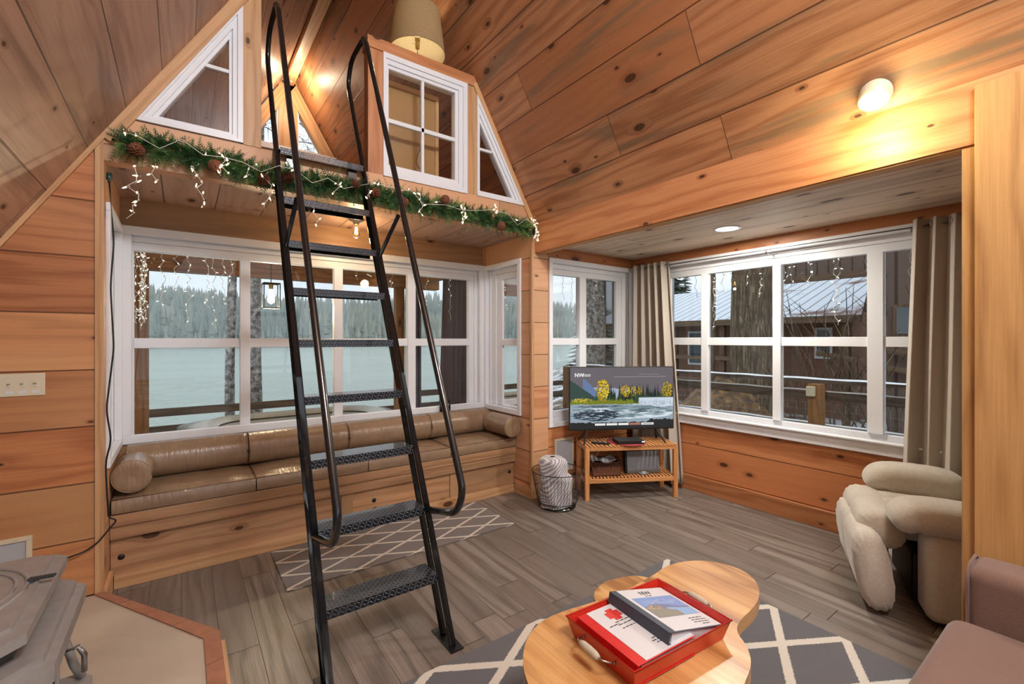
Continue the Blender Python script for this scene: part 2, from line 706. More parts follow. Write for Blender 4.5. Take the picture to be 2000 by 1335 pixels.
# left wall
yp = lambda y0: (lambda a, b, z: (a, y0 + z, b))
m = MB()
m.prism([(-1.95, 0), (XL - .001, 0), (XL - .001, zl(XL)), ], 0, .12, M['wallL'], yp(YW))
S(m, 'wall_left')
m = MB()
m.box(XL - .032, YW - .012, 0, XL + .004, YW + .02, 2.6, M['trim'])
m.box(XL - .032, YW + .02, 0, XL, YW + .118, 2.5, M['wall'])
S(m, 'trim_2')
# sloping trims on the gable
m = MB()


def slope_bar(xa, xb, zf, off, w, d0, d1, mat, s):
    # board following the roof line, lying inside the wall plane; off = distance below the line
    za, zb = zf(xa), zf(xb)
    d = Vector((xb - xa, 0, zb - za))
    L = d.length
    d.normalize()
    n = Vector((d.z, 0, -d.x)) * s
    o = Vector((xa, YW + d0, za)) + n * off
    m.obox(o, d * L, n * w, Vector((0, d1 - d0, 0)), mat, 0)


slope_bar(-.36, .316, zl, 0, .062, -.02, .12, M['trim'], 1)
slope_bar(-1.9, -.36, zl, 0, .022, -.02, .0, M['trim'], 1)
slope_bar(2.06, 2.715, zr, 0, .045, -.015, .12, M['trim'], 1) if False else None
S(m, 'trim_3')
m = MB()
d = Vector((QX - 2.05, 0, zr(QX) - zr(2.05)))
L_ = d.length
d.normalize()
nn = Vector((d.z, 0, -d.x))
m.obox(Vector((2.05, YW - .015, zr(2.05))), d * L_, nn * .042, Vector((0, .13, 0)), M['trim'], 0)
S(m, 'trim_4')

# loft front: beam, post, half wall
m = MB()
m.box(XL, YW, 2.49, 2.70, YW + .10, 2.742, M['wall'], 0)
S(m, 'wall_loft_beam')
m = MB()
m.prism([(.316, 2.742), (.417, 2.742), (.417, zl(.417)), (.316, zl(.316))], 0, .10, M['trim'], yp(YW - .006), gu=1)
S(m, 'trim_5')
m = MB()
m.box(1.115, YW, 2.742, 1.228, YW + .09, 3.672, M['beam'], 2)
m.box(1.96, YW, 2.742, 2.057, YW + .09, 3.672, M['trim'], 2)
m.box(1.108, YW - .012, 3.672, 2.075, YW + .11, 3.755, M['beam'], 0)
S(m, 'wall_loft')
# wall above the alcove window, returns
m = MB()
m.box(XL, YL, 2.30, XR, YL + .12, 2.62, M['bench'], 0)
m.box(XL, YL, -.3, XR, YL + .12, .775, M['bench'], 0)
m.box(XR - .02, YL - .022, 2.30, XR + .0, YL, 2.50, M['trim'], 2)
S(m, 'wall_lake')
m = MB()
m.box(XR, YW + .12, 0, XR + .12, 3.5, 2.56, M['wall'], 1)
m.box(XR, 3.5, 2.29, XR + .12, YL + .12, 2.56, M['wall'], 1)
m.box(XR, 3.5, -.3, XR + .12, YL + .12, .76, M['wall'], 1)
S(m, 'wall_alcove_right')
m = MB()
m.box(XL - .12, 3.46, 2.29, XL, YL + .12, 2.56, M['wall'], 1)
m.box(XL - .12, 3.46, -.3, XL, YL + .12, .76, M['wall'], 1)
S(m, 'wall_alcove_left')
m = MB()
m.box(XL - .1, YW + .02, 2.50, XR + .1, YL + .1, 2.56, M['roofL'], 1)
S(m, 'ceiling_alcove')
m = MB()
m.box(XR - .012, YW - .012, 0, XR + .014, YW + .014, 2.33, M['trim'], 2)
S(m, 'trim_6')

# bay walls
m = MB()
m.box(XR + .0, YW, 0, 2.87, YW + .12, 2.56, M['wall'], 0)
m.box(2.87, YW, 2.295, XB + .1, YW + .12, 2.42, M['bay'], 0)
m.box(2.87, YW, 0, XB + .1, YW + .12, .645, M['bay'], 0)
S(m, 'wall_bay_back')
m = MB()
m.box(XB, -.3, 2.31, XB + .12, YW + .12, 2.42, M['bay'], 1)
m.box(XB, -.3, 0, XB + .12, YW + .12, .66, M['bay'], 1)
S(m, 'wall_right')
m = MB()
m.box(XB - .03, -.3, 0, XB, YW, .15, M['bay'], 1)
S(m, 'baseboard_right', bevel=.004)
m = MB()
m.box(XR - .015, YW, .0, XR, 3.6, .10, M['trim'], 1)
m.box(XR, YW - .015, 0, XB, YW, .10, M['trim'], 0)
S(m, 'baseboard_corner')
m = MB()
m.box(XL, YW, .0, XL + .018, 3.6, .12, M['trim'], 1)
S(m, 'baseboard_left')
m = MB()
m.box(2.79, -.4, 2.40, XB + .12, YW + .12, 2.46, M['bayc'], 1)
S(m, 'ceiling_bay')
m = MB()
m.box(2.70, -.6, 2.325, 2.80, YW, 2.60, M['beam'], 1)
m.box(2.712, -.6, 2.316, 2.79, YW-.001, 2.325, M['post'], 1)
S(m, 'trim_7')   # header beam over the bay opening
m = MB()
m.box(2.705, -.6, 0, 2.86, .435, 2.316, M['post'], 2)
m.box(2.68, -.6, 0, 2.705, .393, 2.565, M['post'], 2)
S(m, 'trim_8', bevel=.003)   # corner post
m = MB()
m.box(2.86, -.42, 0, XB + .12, -.3, 2.46, M['bay'], 0)
S(m, 'wall_bay_end')


# ------------------------------------------------------------------ windows
def wb(b, P, a0, a1, d0, d1, z0, z1, mat):
    o = Vector(P(a0, d0, z0))
    b.obox(o, Vector(P(a1, d0, z0)) - o, Vector(P(a0, d1, z0)) - o, Vector(P(a0, d0, z1)) - o, mat, 0)


def window(n, P, a0, a1, z0, z1, cols, rows, casing=.055, dep=.12, sill=None, bars=None):
    root = E('window_%d' % n, None, None, P((a0 + a1) / 2, 0, z0), kind='structure')
    f = MB()
    zr0, zr1 = rows[0][0], rows[-1][1]
    c0, c1 = cols[0][0], cols[-1][1]
    Wm = M['white']
    # outer casing, proud of the wall
    for (p, q, s, t) in ((a0, a1, z1 - casing, z1), (a0, a1, z0, z0 + casing), (a0, a0 + casing, z0 + casing, z1 - casing), (a1 - casing, a1, z0 + casing, z1 - casing)):
        wb(f, P, p, q, -.018, .0255, s, t, Wm)
    # stepped frame rings between casing and glass
    st = [(0.0, .026), (.3, .04), (.62, .052), (1.0, .052)]
    for k in range(3):
        (fa, d0), (fb, _) = st[k], st[k + 1]
        o0, o1, o2, o3 = a0 + (c0 - a0) * fa, a1 - (a1 - c1) * fa, z0 + (zr0 - z0) * fa, z1 - (z1 - zr1) * fa
        i0, i1, i2, i3 = a0 + (c0 - a0) * fb, a1 - (a1 - c1) * fb, z0 + (zr0 - z0) * fb, z1 - (z1 - zr1) * fb
        for (p, q, s, t) in ((o0, o1, i3, o3), (o0, o1, o2, i2), (o0, i0, i2, i3), (i1, o1, i2, i3)):
            wb(f, P, p, q, d0, dep - .01, s, t, Wm)
    f.build('frame', root, bevel=.004)
    g_ = MB()
    for i in range(len(cols) - 1):
        wb(g_, P, cols[i][1], cols[i + 1][0], .035, .095, zr0, zr1, Wm)
    for i in range(len(rows) - 1):
        for (p, q) in cols:
            wb(g_, P, p, q, .045, .09, rows[i][1], rows[i + 1][0], Wm)
    if len(cols) > 1 or len(rows) > 1:
        g_.build('muntin', root, bevel=.003)
    if sill:
        s_ = MB()
        wb(s_, P, a0 - .01, a1 + .01, -.035, 0, z0, z0 + .085, M['whitep'])
        wb(s_, P, a0 - .01, a1 + .01, -.055, 0, z0 + .085, z0 + .1, M['white'])
        s_.build('sill', root, bevel=.004)
    for (p, q) in cols:
        for (s, t) in rows:
            gl = MB()
            wb(gl, P, p - .003, q + .003, .066, .07, s - .003, t + .003, M['glass'])
            gl.build('pane', root)
    return root


PL = lambda a, d, z: (a, YL + d, z)
window(1, PL, XL + .004, XR - .004, .765, 2.302, [(-.278, .377), (.448, 1.101), (1.176, 1.80), (1.881, 2.504)], [(.80, 1.438), (1.511, 2.14)], casing=.06)
PR = lambda a, d, z: (XR + d, a, z)
window(2, PR, 3.505, YL - .004, .76, 2.292, [(3.60, 3.905)], [(.815, 1.44), (1.505, 2.13)], casing=.05)
PLL = lambda a, d, z: (XL - d, a, z)
window(3, PLL, 3.47, YL - .004, .76, 2.292, [(3.60, 3.905)], [(.815, 1.44), (1.505, 2.13)], casing=.05)
PT = lambda a, d, z: (a, YW + d, z)
window(4, PT, 2.87, XB - .003, .647, 2.297, [(2.929, 3.327), (3.423, 3.91)], [(.79, 1.447), (1.516, 2.147)], casing=.045)
PB = lambda a, d, z: (XB + d, a, z)
window(5, PB, -.25, YW - .0, .66, 2.312, [(-.1, .42), (.50, 1.084), (1.182, 1.79), (1.857, 2.461), (2.53, 2.88)], [(.80, 1.447), (1.521, 2.148)],
       casing=.05, sill=True)


# loft windows in the half wall (y = YW plane, polygons)
def tri_window(n, T, inset, y0, bar=None):
    root = E('window_%d' % n, None, None, (sum(p[0] for p in T) / 3, y0, min(p[1] for p in T)), kind='structure')

    def inner(T, w):
        out = []
        k = len(T)
        cx = sum(p[0] for p in T) / k
        cz = sum(p[1] for p in T) / k
        ls = []
        for i in range(k):
            p, q = Vector(T[i]), Vector(T[(i + 1) % k])
            d = (q - p).normalized()
            nrm = Vector((-d.y, d.x))
            if nrm.dot(Vector((cx, cz)) - p) < 0:
                nrm = -nrm
            ls.append((p + nrm * w[i % len(w)], d))
        for i in range(k):
            p, d = ls[i - 1]
            q, e = ls[i]
            den = d.x * e.y - d.y * e.x
            t = ((q - p).x * e.y - (q - p).y * e.x) / den
            out.append(tuple(p + d * t))
        return out
    f = MB()
    steps = [(0, .4, -.012, .08), (.4, .75, .0, .08), (.75, 1.0, .015, .08)]
    for s0, s1, d0, d1 in steps:
        A = inner(T, [w * s0 + 1e-5 for w in inset])
        B = inner(T, [w * s1 for w in inset])
        for i in range(len(T)):
            j = (i + 1) % len(T)
            q = [A[i], A[j], B[j], B[i]]
            f.face([(a, y0 + d0, b_) for a, b_ in q], [(0, 0)] * 4, M['white'])
            f.face([(a, y0 + d1, b_) for a, b_ in q][::-1], [(0, 0)] * 4, M['white'])
            for u_, v_ in ((A, 0), (B, 1)):
                f.face([(u_[i][0], y0 + d0, u_[i][1]), (u_[j][0], y0 + d0, u_[j][1]), (u_[j][0], y0 + d1, u_[j][1]), (u_[i][0], y0 + d1, u_[i][1])], [(0, 0)] * 4, M['white'])
    f.build('frame', root)
    G_ = inner(T, inset)
    if bar:
        mb_ = MB()
        for (p, q, s, t) in bar:
            mb_.box(p, y0 + .02, s, q, y0 + .05, t, M['white'])
        mb_.build('muntin', root)
    gl = MB()
    gl.prism(G_, .035, .039, M['glass'], yp(y0))
    gl.build('pane', root)


tri_window(6, [(-.229, 2.749), (.315, 2.749), (.315, 3.661)], [.055, .074, .075], YW, bar=[(.10, .243, 3.18, 3.20)])
tri_window(7, [(2.057, 2.742), (2.582, 2.742), (2.057, 3.632)], [.055, .085, .042], YW, bar=[(2.097, 2.23, 3.155, 3.175)])
tri_window(8, [(1.228, 2.738), (1.96, 2.738), (1.96, 3.672), (1.228, 3.672)], [.1, .105, .1, .05], YW,
           bar=[(1.553, 1.575, 2.83, 3.58), (1.27, 1.86, 3.165, 3.195)])

# loft floor / porch ceiling and far gable
m = MB()
m.box(-.7, YW + .1, 2.62, 3.2, 6.95, 2.742, M['roofL'], 1)
S(m, 'ceiling_porch')
YG = 6.85
m = MB()
m.prism([(-.5, 2.74), (2.9, 2.74), (2.0, 4.10), (.38, 4.10)], 0, .1, M['wall'], yp(YG))
m.box(1.06, YG - .02, 4.1, 1.30, YG + .08, 5.05, M['trim'], 2)
S(m, 'wall_far_gable')
m = MB()
for (xa, za, xb, zb) in ((.30, zl(.30) - .02, RX, RZ - .03), (2.1, zr(2.1) - .02, RX, RZ - .03)):
    p0, p1 = Vector((xa, YG - .03, za)), Vector((xb, YG - .03, zb))
    d = (p1 - p0).normalized()
    nrm = Vector((d.z, 0, -d.x)) * (1 if xa < RX else -1)
    m.obox(p0, p1 - p0, nrm * .15, Vector((0, .11, 0)), M['trim'], 0)
m.box(.38, YG - .05, 4.06, 2.0, YG + .08, 4.13, M['whitep'], 0)
S(m, 'trim_9')
tri_window(9, [(.56, 4.13), (1.07, 4.13), (1.07, 4.85)], [.03, .03, .03], YG + .0)
tri_window(10, [(1.29, 4.13), (1.80, 4.13), (1.29, 4.87)], [.03, .03, .03], YG + .0)

# ================================================================== INTERIOR THINGS
# ------------------------------------------------------------------ ladder
def bez(pts, n=6):
    """round the corners of a polyline"""
    P = [Vector(p) for p in pts]
    out = [P[0]]
    for i in range(1, len(P) - 1):
        a, b, cc = P[i - 1], P[i], P[i + 1]
        r = min((b - a).length, (cc - b).length) * .45
        r = min(r, getattr(bez, 'r', .1))
        p = b + (a - b).normalized() * r
        q = b + (cc - b).normalized() * r
        for k in range(n + 1):
            t = k / n
            out.append(p * (1 - t) ** 2 + b * 2 * t * (1 - t) + q * t * t)
    out.append(P[-1])
    return out


def checker():
    g = G('black tread plate')
    x, y, z = g.sep(g.obj())
    s = g.m('MULTIPLY', g.m('ADD', x, g.m('MULTIPLY', z, .6)), 60)
    t = g.m('MULTIPLY', g.m('ADD', y, z), 60)
    fl = g.m('MODULO', g.m('ADD', g.m('FLOOR', s), g.m('FLOOR', t)), 2.0)
    fx = g.m('SUBTRACT', g.m('FRACT', s), .5)
    fy = g.m('SUBTRACT', g.m('FRACT', t), .5)
    d1 = g.m('ADD', g.m('ABSOLUTE', g.m('ADD', fx, fy)), g.m('MULTIPLY', g.m('ABSOLUTE', g.m('SUBTRACT', fx, fy)), .25))
    d2 = g.m('ADD', g.m('ABSOLUTE', g.m('SUBTRACT', fx, fy)), g.m('MULTIPLY', g.m('ABSOLUTE', g.m('ADD', fx, fy)), .25))
    a = g.m('ABSOLUTE', fl)
    d = g.m('ADD', g.m('MULTIPLY', d1, a), g.m('MULTIPLY', d2, g.m('SUBTRACT', 1.0, a)))
    h = g.m('SUBTRACT', 1.0, g.step(d, .12, .3))
    col = g.mix(h, c(30, 32, 38), c(132, 142, 158))
    return g.out(col, g.m('SUBTRACT', .42, g.m('MULTIPLY', h, .16)), .3, g.bump(h, .9, .006), coat=.4)


M['tread'] = checker()
lad = E('loft_ladder', 'tall black steel ladder with diamond plate treads and looped handrails', 'ladder', (.79, 2.0, 0))
S0, SLP = 1.965, .493
yl = lambda z: S0 + SLP * z
bez.r = .16
for x in (.502, 1.073):
    b = MB()
    top = [(x, yl(0) + .0, .008), (x, yl(2.74), 2.74), (x, 3.70, 3.54), (x, 3.60, 3.69), (x, 3.315, 3.70)]
    b.tube(bez(top, 8), .0165, M['black'], 14)
    b.tube([(x, yl(0) + .1, .008), (x, yl(2.62) + .1 - .02, 2.62)], .0165, M['black'], 14)
    b.build('stringer', lad)
    b = MB()
    hr = [(x, 3.33, 3.70), (x, 3.255, 3.64), (x, 1.86, .78), (x, 1.93, .66), (x, yl(.58) - .012, .585)]
    bez.r = .1
    b.tube(bez(hr, 8), .0175, M['black'], 14)
    b.build('handrail', lad)
    bez.r = .16
    b = MB()
    b.tube([(x, yl(2.06), 2.06), (x, 2.655, 2.26)], .013, M['black'], 10)
    b.build('brace', lad)
    b = MB()
    b.box(x - .035, yl(0) - .05, 0, x + .035, yl(0) + .165, .008, M['black'])
    b.build('foot_plate', lad, bevel=.002)
for k in range(9):
    z = .3 * (k + 1) + (.052 if k == 8 else 0)
    b = MB()
    y0 = yl(z) - .01 - (.045 if k == 8 else 0)
    y1 = y0 + (.14 if k < 8 else .17)
    b.box(.518, y0, z - .006, 1.057, y1, z, M['tread'])
    b.box(.518, y0, z - .042, 1.057, y0 + .006, z - .006, M['tread'])
    b.box(.518, y1 - .006, z - .04, 1.057, y1, z - .006, M['black'])
    if k == 8:
        for x in (.56, .96):
            b.box(x, 3.30, 2.61, x + .06, 3.335, 2.715, M['black'])
            b.lathe([(0, 0), (.012, 0), (.012, .008), (0, .008)], (x + .03, 3.30, 2.63), M['steel'], 10, (0, -1, 0))
    b.build('tread', lad)

# ------------------------------------------------------------------ built-in bench
bn = E('window_bench', 'built-in pine bench with finger holes under the lake window', 'bench', (1.16, 3.6, 0))
b = MB()
b.box(XL + .002, 3.598, .30, XR - .002, 3.64, .377, M['bench'], 0)
b.box(XL + .002, 3.588, .377, XR - .002, YL - .03, .447, M['bench'], 0)
b.build('top_board', bn, bevel=.004)
b = MB()
xs = [-.348, 1.0, 1.95, XR - .003]
for i in range(3):
    b = MB()
    b.box(xs[i] + (.09 if i else 0), 3.628, .07, xs[i + 1] - .0, 3.645, .302, M['bench'], 0)
    b.build('panel', bn, bevel=.003)
for x in (1.0, 1.95):
    b = MB()
    b.box(x, 3.618, .07, x + .09, 3.635, .302, M['bench'], 2)
    b.build('stile', bn, bevel=.003)
b = MB()
b.box(XL + .02, 3.60, 0, XR - .016, 3.632, .075, M['trim'], 0)
b.build('baseboard', bn, bevel=.003)
for x, z in ((-.297, .18), (.95, .197), (1.26, .2), (2.611, .2)):
    b = MB()
    b.lathe([(0, .0), (.017, .0), (.017, .004), (0, .004)], (x, 3.6275, z), M['blackm'], 18, (0, -1, 0))
    b.build('finger_hole', bn)

# seat cushions
SEAT = [XL + .008, .418, 1.20, 1.94, XR - .008]


def cushion(x0, x1, y0, y1, z0, z1, mat, name, label, cat, group, pipe=True, seed=0):
    b = MB()
    nx, ny = 22, 14
    rnd = random.Random(seed)
    ph = rnd.random() * 10

    def top(u, v):
        x = x0 + (x1 - x0) * u
        y = y0 + (y1 - y0) * v
        e = min(1, min(u, 1 - u) * 9) * min(1, min(v, 1 - v) * 7)
        z = z1 - .014 + .02 * math.sin(math.pi * u) ** .4 * math.sin(math.pi * v) ** .4 * e
        z += .006 * mnoise.noise(Vector((x * 7 + ph, y * 5, 0))) * e
        z += .006 * mnoise.noise(Vector((x * 3 + ph, y * 22 + x * 9, 3))) * e
        return Vector((x, y, z))
    b.grid(top, nx * 2, ny * 2, mat)
    for (f, nn) in ((lambda u, v: Vector((x0 + (x1 - x0) * u, y0 - .010 * math.sin(PI * v), z0 + (z1 - .014 - z0) * v + (0))), 30),
                    (lambda u, v: Vector((x1 - (x1 - x0) * u, y1 + .006 * math.sin(PI * v), z0 + (z1 - .014 - z0) * v)), 8),
                    (lambda u, v: Vector((x0 - .002 * math.sin(PI * v), y1 - (y1 - y0) * u, z0 + (z1 - .014 - z0) * v)), 8),
                    (lambda u, v: Vector((x1 + .002 * math.sin(PI * v), y0 + (y1 - y0) * u, z0 + (z1 - .014 - z0) * v)), 8)):
        b.grid(f, nn, 6, mat)
    b.face([(x0, y0, z0), (x0, y1, z0), (x1, y1, z0), (x1, y0, z0)], [(0, 0)] * 4, mat)
    o = b.build(name, merge=True)
    tag(o, label, cat, group)
    if pipe:
        for z in (z1 - .014, z0 + .004):
            p = MB()
            p.tube([(x0 + .003, y0, z), (x1 - .003, y0, z), (x1 - .003, y1, z), (x0 + .003, y1, z)], .0035, mat, 6, closed=True)
            p.build('piping', o, local=False)
    return o


W_ = ['tan leather seat cushion at the left end of the window bench', 'tan leather seat cushion second from the left on the window bench',
      'tan leather seat cushion third from the left on the window bench', 'tan leather seat cushion at the right end of the window bench']
for i in range(4):
    cushion(SEAT[i] + .003, SEAT[i + 1] - .003, 3.592, 4.10, .449, .553, M['leather'], 'seat_cushion', W_[i], 'cushion', 'leather seat cushions on the window bench', seed=i)


def bolster(p0, p1, r, label, group, sz=1.0):
    p0, p1 = Vector(p0), Vector(p1)
    d = p1 - p0
    L = d.length
    root = E('bolster_cushion', label, 'cushion', p0 + d / 2 - Vector((0, 0, r)), group=group)
    b = MB()
    prof = [(0, .004), (r * .6, -.006), (r * .9, -.004), (r * .985, 0)]
    N = 12
    for i in range(N + 1):
        t = i / N
        prof.append((r * (1 - .025 * (1 - math.sin(PI * min(max(t, .0), 1)) ** .3)), .004 + (L - .008) * t))
    prof += [(r * .985, L), (r * .9, L + .004), (r * .6, L + .006), (0, L - .004)]
    b.lathe(prof, p0, M['leather'], 36, d)
    b.build('cover', root)
    dd, a, bb = frame(d)
    for h in (.002, L - .002):
        q = MB()
        q.tube([p0 + dd * h + (a * math.cos(t) + bb * math.sin(t)) * r * .985 for t in [2 * PI * k / 32 for k in range(32)]], .004, M['leather'], 6, closed=True)
        q.build('piping', root)
    return root


BX = [-.30, .404, 1.139, 1.90, 2.575]
Wb = ['long tan leather back bolster at the left end against the lake window', 'long tan back bolster second from the left under the lake window',
      'long tan back bolster third from the left under the lake window', 'long tan back bolster at the right end against the lake window']
for i in range(4):
    bolster((BX[i] + .006, 4.0, .672), (BX[i + 1] - .006, 4.0, .672), .118, Wb[i], 'back bolsters of the window bench')
bolster((-.246, 3.605, .665), (-.246, 3.985 - .12, .665), .098, 'short tan leather arm bolster lying at the left end of the bench', 'arm bolsters of the window bench')
bolster((2.562, 3.5, .665), (2.562, 3.985 - .12, .665), .098, 'short tan leather arm bolster lying at the right end of the bench', 'arm bolsters of the window bench')


# ------------------------------------------------------------------ rugs
def rug(name, label, x0, y0, x1, y1, mat, th, fringe=True):
    b = MB()
    b.obox((x0, y0, .0005), (x1 - x0, 0, 0), (0, y1 - y0, 0), (0, 0, th), mat, 0)
    # re-map uv so the lattice starts in the far right corner
    b.uv = [[(p - x1, q - y1) for p, q in f] for f in b.uv]
    o = b.build(name, bevel=.003)
    tag(o, label, 'rug')
    return o


rug('runner_rug', 'narrow grey runner rug with cream diamond lattice in front of the bench', .505, 2.96, 2.185, 3.575, M['rug1'], .008)
rug('area_rug', 'large grey shag rug with thick cream lattice under the coffee table', .06, -.5, 2.665, 1.865, M['rug2'], .014)

# ------------------------------------------------------------------ coffee table
TB = [(.93, 1.22), (1.02, 1.305), (1.13, 1.345), (1.25, 1.335), (1.34, 1.315), (1.45, 1.30), (1.55, 1.29), (1.66, 1.295), (1.76, 1.30), (1.86, 1.315), (1.96, 1.30),
      (2.06, 1.25), (2.12, 1.16), (2.125, 1.06), (2.06, .975), (1.95, .92), (1.84, .90), (1.74, .895), (1.66, .87), (1.61, .80), (1.53, .745), (1.40, .715), (1.25, .64), (1.12, .64),
      (1.0, .70), (.90, .80), (.85, .92), (.855, 1.03), (.88, 1.13)]


def smooth_poly(P, it=2):
    for _ in range(it):
        Q = []
        for i in range(len(P)):
            a, b = P[i], P[(i + 1) % len(P)]
            Q.append((a[0] * .75 + b[0] * .25, a[1] * .75 + b[1] * .25))
            Q.append((a[0] * .25 + b[0] * .75, a[1] * .25 + b[1] * .75))
        P = Q
    return P


ct = E('coffee_table', 'low coffee table with a free-form live-edge wooden slab top on the rug', 'coffee table', (1.45, 1.05, .0))
b = MB()
b.prism(smooth_poly(TB)[::-1], .365, .42, M['table'], gu=1)
b.build('slab_top', ct, bevel=.008, seg=3)
for (x, y) in ((1.1, 1.12), (1.3, .82), (1.88, 1.1)):
    b = MB()
    b.tube([(x, y, .015), (x, y, .37)], [.03, .045], M['table'], 14)
    b.build('leg', ct)
b = MB()
LS = [(1.47, 1.38), (1.52, 1.46), (1.62, 1.50), (1.75, 1.485), (1.86, 1.42), (1.86, 1.2), (1.6, 1.1), (1.47, 1.2)]
b.prism(smooth_poly(LS)[::-1], .30, .335, M['table'], gu=1)
b.build('lower_shelf', ct, bevel=.006)


# ------------------------------------------------------------------ red tray with binders
M['red'] = plain('red enamel', c(206, 50, 34), .3, nscale=14, var=.08, bump=0, coat=.3)
M['redvinyl'] = plain('red vinyl', c(204, 42, 40), .35, nscale=40, var=.1, bump=.05)
M['zincwood'] = plain('whitewashed wood grip', c(190, 182, 164), .7, nscale=50, var=.2)
M['navy'] = plain('slate vinyl', c(66, 74, 88), .4, nscale=60, var=.2, bump=.1)
M['paper'] = plain('white paper', c(214, 218, 224), .35, var=.02, bump=0)
M['ink'] = plain('dark ink', c(70, 70, 76), .6, var=.0, bump=0)
M['inkred'] = plain('red ink', c(208, 60, 56), .5, var=.0, bump=0)


def text(s, size, loc, rot, mat, name, parent, ext=.0004, bold=0):
    cu = bpy.data.curves.new(name, 'FONT')
    cu.body = s
    cu.size = size
    cu.extrude = ext
    cu.offset = bold
    to = bpy.data.objects.new('tmp', cu)
    COL.objects.link(to)
    dg = bpy.context.evaluated_depsgraph_get()
    dg.update()
    me = bpy.data.meshes.new_from_object(to.evaluated_get(dg))
    bpy.data.objects.remove(to, do_unlink=True)
    me.materials.clear()
    me.materials.append(mat)
    o = bpy.data.objects.new(name, me)
    COL.objects.link(o)
    o.parent = parent
    o.location = loc
    o.rotation_euler = rot
    return o


tr = E('serving_tray', 'red metal tray with wire handles on the coffee table', 'tray', (1.365, 1.035, .421), rz=math.radians(-4.5))
hw, hd, hh = .245, .165, .072
b = MB()
bw, bd = hw - .02, hd - .02
th = .003
ring0 = [(-bw, -bd), (bw, -bd), (bw, bd), (-bw, bd)]
ring1 = [(-hw, -hd), (hw, -hd), (hw, hd), (-hw, hd)]
b.box(-bw, -bd, .0, bw, bd, .004, M['red'])
for i in range(4):
    a, a2 = ring0[i], ring0[(i + 1) % 4]
    e, e2 = ring1[i], ring1[(i + 1) % 4]
    ins = lambda p, k: (p[0] * (1 - k), p[1] * (1 - k))
    A = [(*a, 0), (*a2, 0), (*e2, hh), (*e, hh)]
    B = [(*ins(a, .02), 0), (*ins(a2, .02), 0), (*ins(e2, .016), hh), (*ins(e, .016), hh)]
    b.face(A, [(0, 0)] * 4, M['red'])
    b.face(B[::-1], [(0, 0)] * 4, M['red'])
    b.face([A[3], A[2], B[2], B[3]], [(0, 0)] * 4, M['red'])
b.build('pan', tr, local=True)
b = MB()
b.tube([(*p, hh) for p in ring1], .004, M['red'], 8, closed=True)
b.build('rim', tr, local=True)
for s in (-1, 1):
    b = MB()
    x0 = s * (hw - .004)
    bez.r = .02
    b.tube(bez([(x0 - s * .002, -.075, .045), (x0 + s * .012, -.075, .05), (x0 + s * .04, -.062, .058), (x0 + s * .04, .062, .058), (x0 + s * .012, .075, .05), (x0 - s * .002, .075, .045)], 5),
           .0028, M['steel'], 8)
    hb = b.build('handle', tr, local=True)
    b = MB()
    b.lathe([(0, -.045), (.008, -.045), (.0125, -.03), (.0135, 0), (.0125, .03), (.008, .045), (0, .045)], (x0 + s * .04, 0, .058), M['zincwood'], 16, (0, 1, 0))
    b.build('grip', hb, local=True)
    for y in (-.075, .075):
        b = MB()
        b.lathe([(0, 0), (.006, 0), (.005, .004), (0, .005)], (x0 + s * .0, y, .045), M['steel'], 8, (s, 0, 0))
        b.build('rivet', hb, local=True)


def binder(name, label, cen, rz, w, h, th, mspine, mcover, spine_w):
    """x across (spine at -x), y up the page"""
    root = E(name, label, 'binder', cen, rz)
    b = MB()
    x0, x1, y0, y1 = -w / 2, w / 2, -h / 2, h / 2
    b.box(x0, y0, 0, x1, y1, .003, mcover)
    b.box(x0, y0, th - .003, x1, y1, th, mcover)
    b.box(x0, y0, .003, x0 + .004, y1, th - .003, mspine)
    b.build('cover', root, local=True, bevel=.001)
    b = MB()
    b.box(x0 + .02, y0 + .006, .004, x1 - .006, y1 - .006, th - .004, M['paper'])
    b.build('pages', root, local=True)
    b = MB()
    b.box(x0 + spine_w, y0 + .004, th, x1 - .002, y1 - .004, th + .0012, M['paper'])
    tag(b.build('title_sheet', root, local=True), 'white printed sheet')
    return root, th + .0014


rb, zt = binder('ring_binder', 'red ring binder with a cross on its sheet, lying in the tray', (1.289, 1.037, .4262), math.radians(-4.5), .275, .293, .065, M['redvinyl'], M['redvinyl'], .04)
b = MB()
for (a0, b0, a1, b1) in ((-.045, .07, .015, .105), (-.03, .055, 0, .12)):
    b.box(a0, b0, zt, a1, b1, zt + .0006 + (b1 - b0) * .001, M['inkred'])
b.build('emblem', rb, local=True)


def lines(root, z, rows, mat, name='text_lines', h=.004):
    b = MB()
    rnd = random.Random(5)
    for (x0, x1, y) in rows:
        x = x0
        while x < x1:
            w = rnd.uniform(.008, .02)
            b.box(x, y, z, min(x + w, x1), y + h, z + .0004, mat)
            x += w + .004
    return b.build(name, root, local=True)


lines(rb, zt, [(-.08, -.035, .035), (-.045, .04, .045), (-.045, .05, .028), (-.045, .03, .008)], M['ink'])
lines(rb, zt, [(.0, .06, -.08), (-.01, .05, -.092), (.0, .06, -.104)], M['ink'])
bb_, zt = binder('ring_binder', 'slate grey ring binder with a lake painting on its sheet, propped on the red one', (1.447, 1.033, .462), math.radians(-5.5), .285, .288, .040, M['navy'], M['navy'], .03)
bb_.rotation_euler = (0, math.radians(12.5), math.radians(-5.5))
text('NW', .034, (-.02, .095, zt), (0, 0, 0), M['ink'], 'logo_text', bb_, bold=.0006)
lines(bb_, zt, [(-.01, .03, .083)], M['ink'])
lines(bb_, zt, [(.03, .10, -.085), (.03, .11, -.098), (.03, .11, -.111), (.06, .1, -.124)], M['ink'])


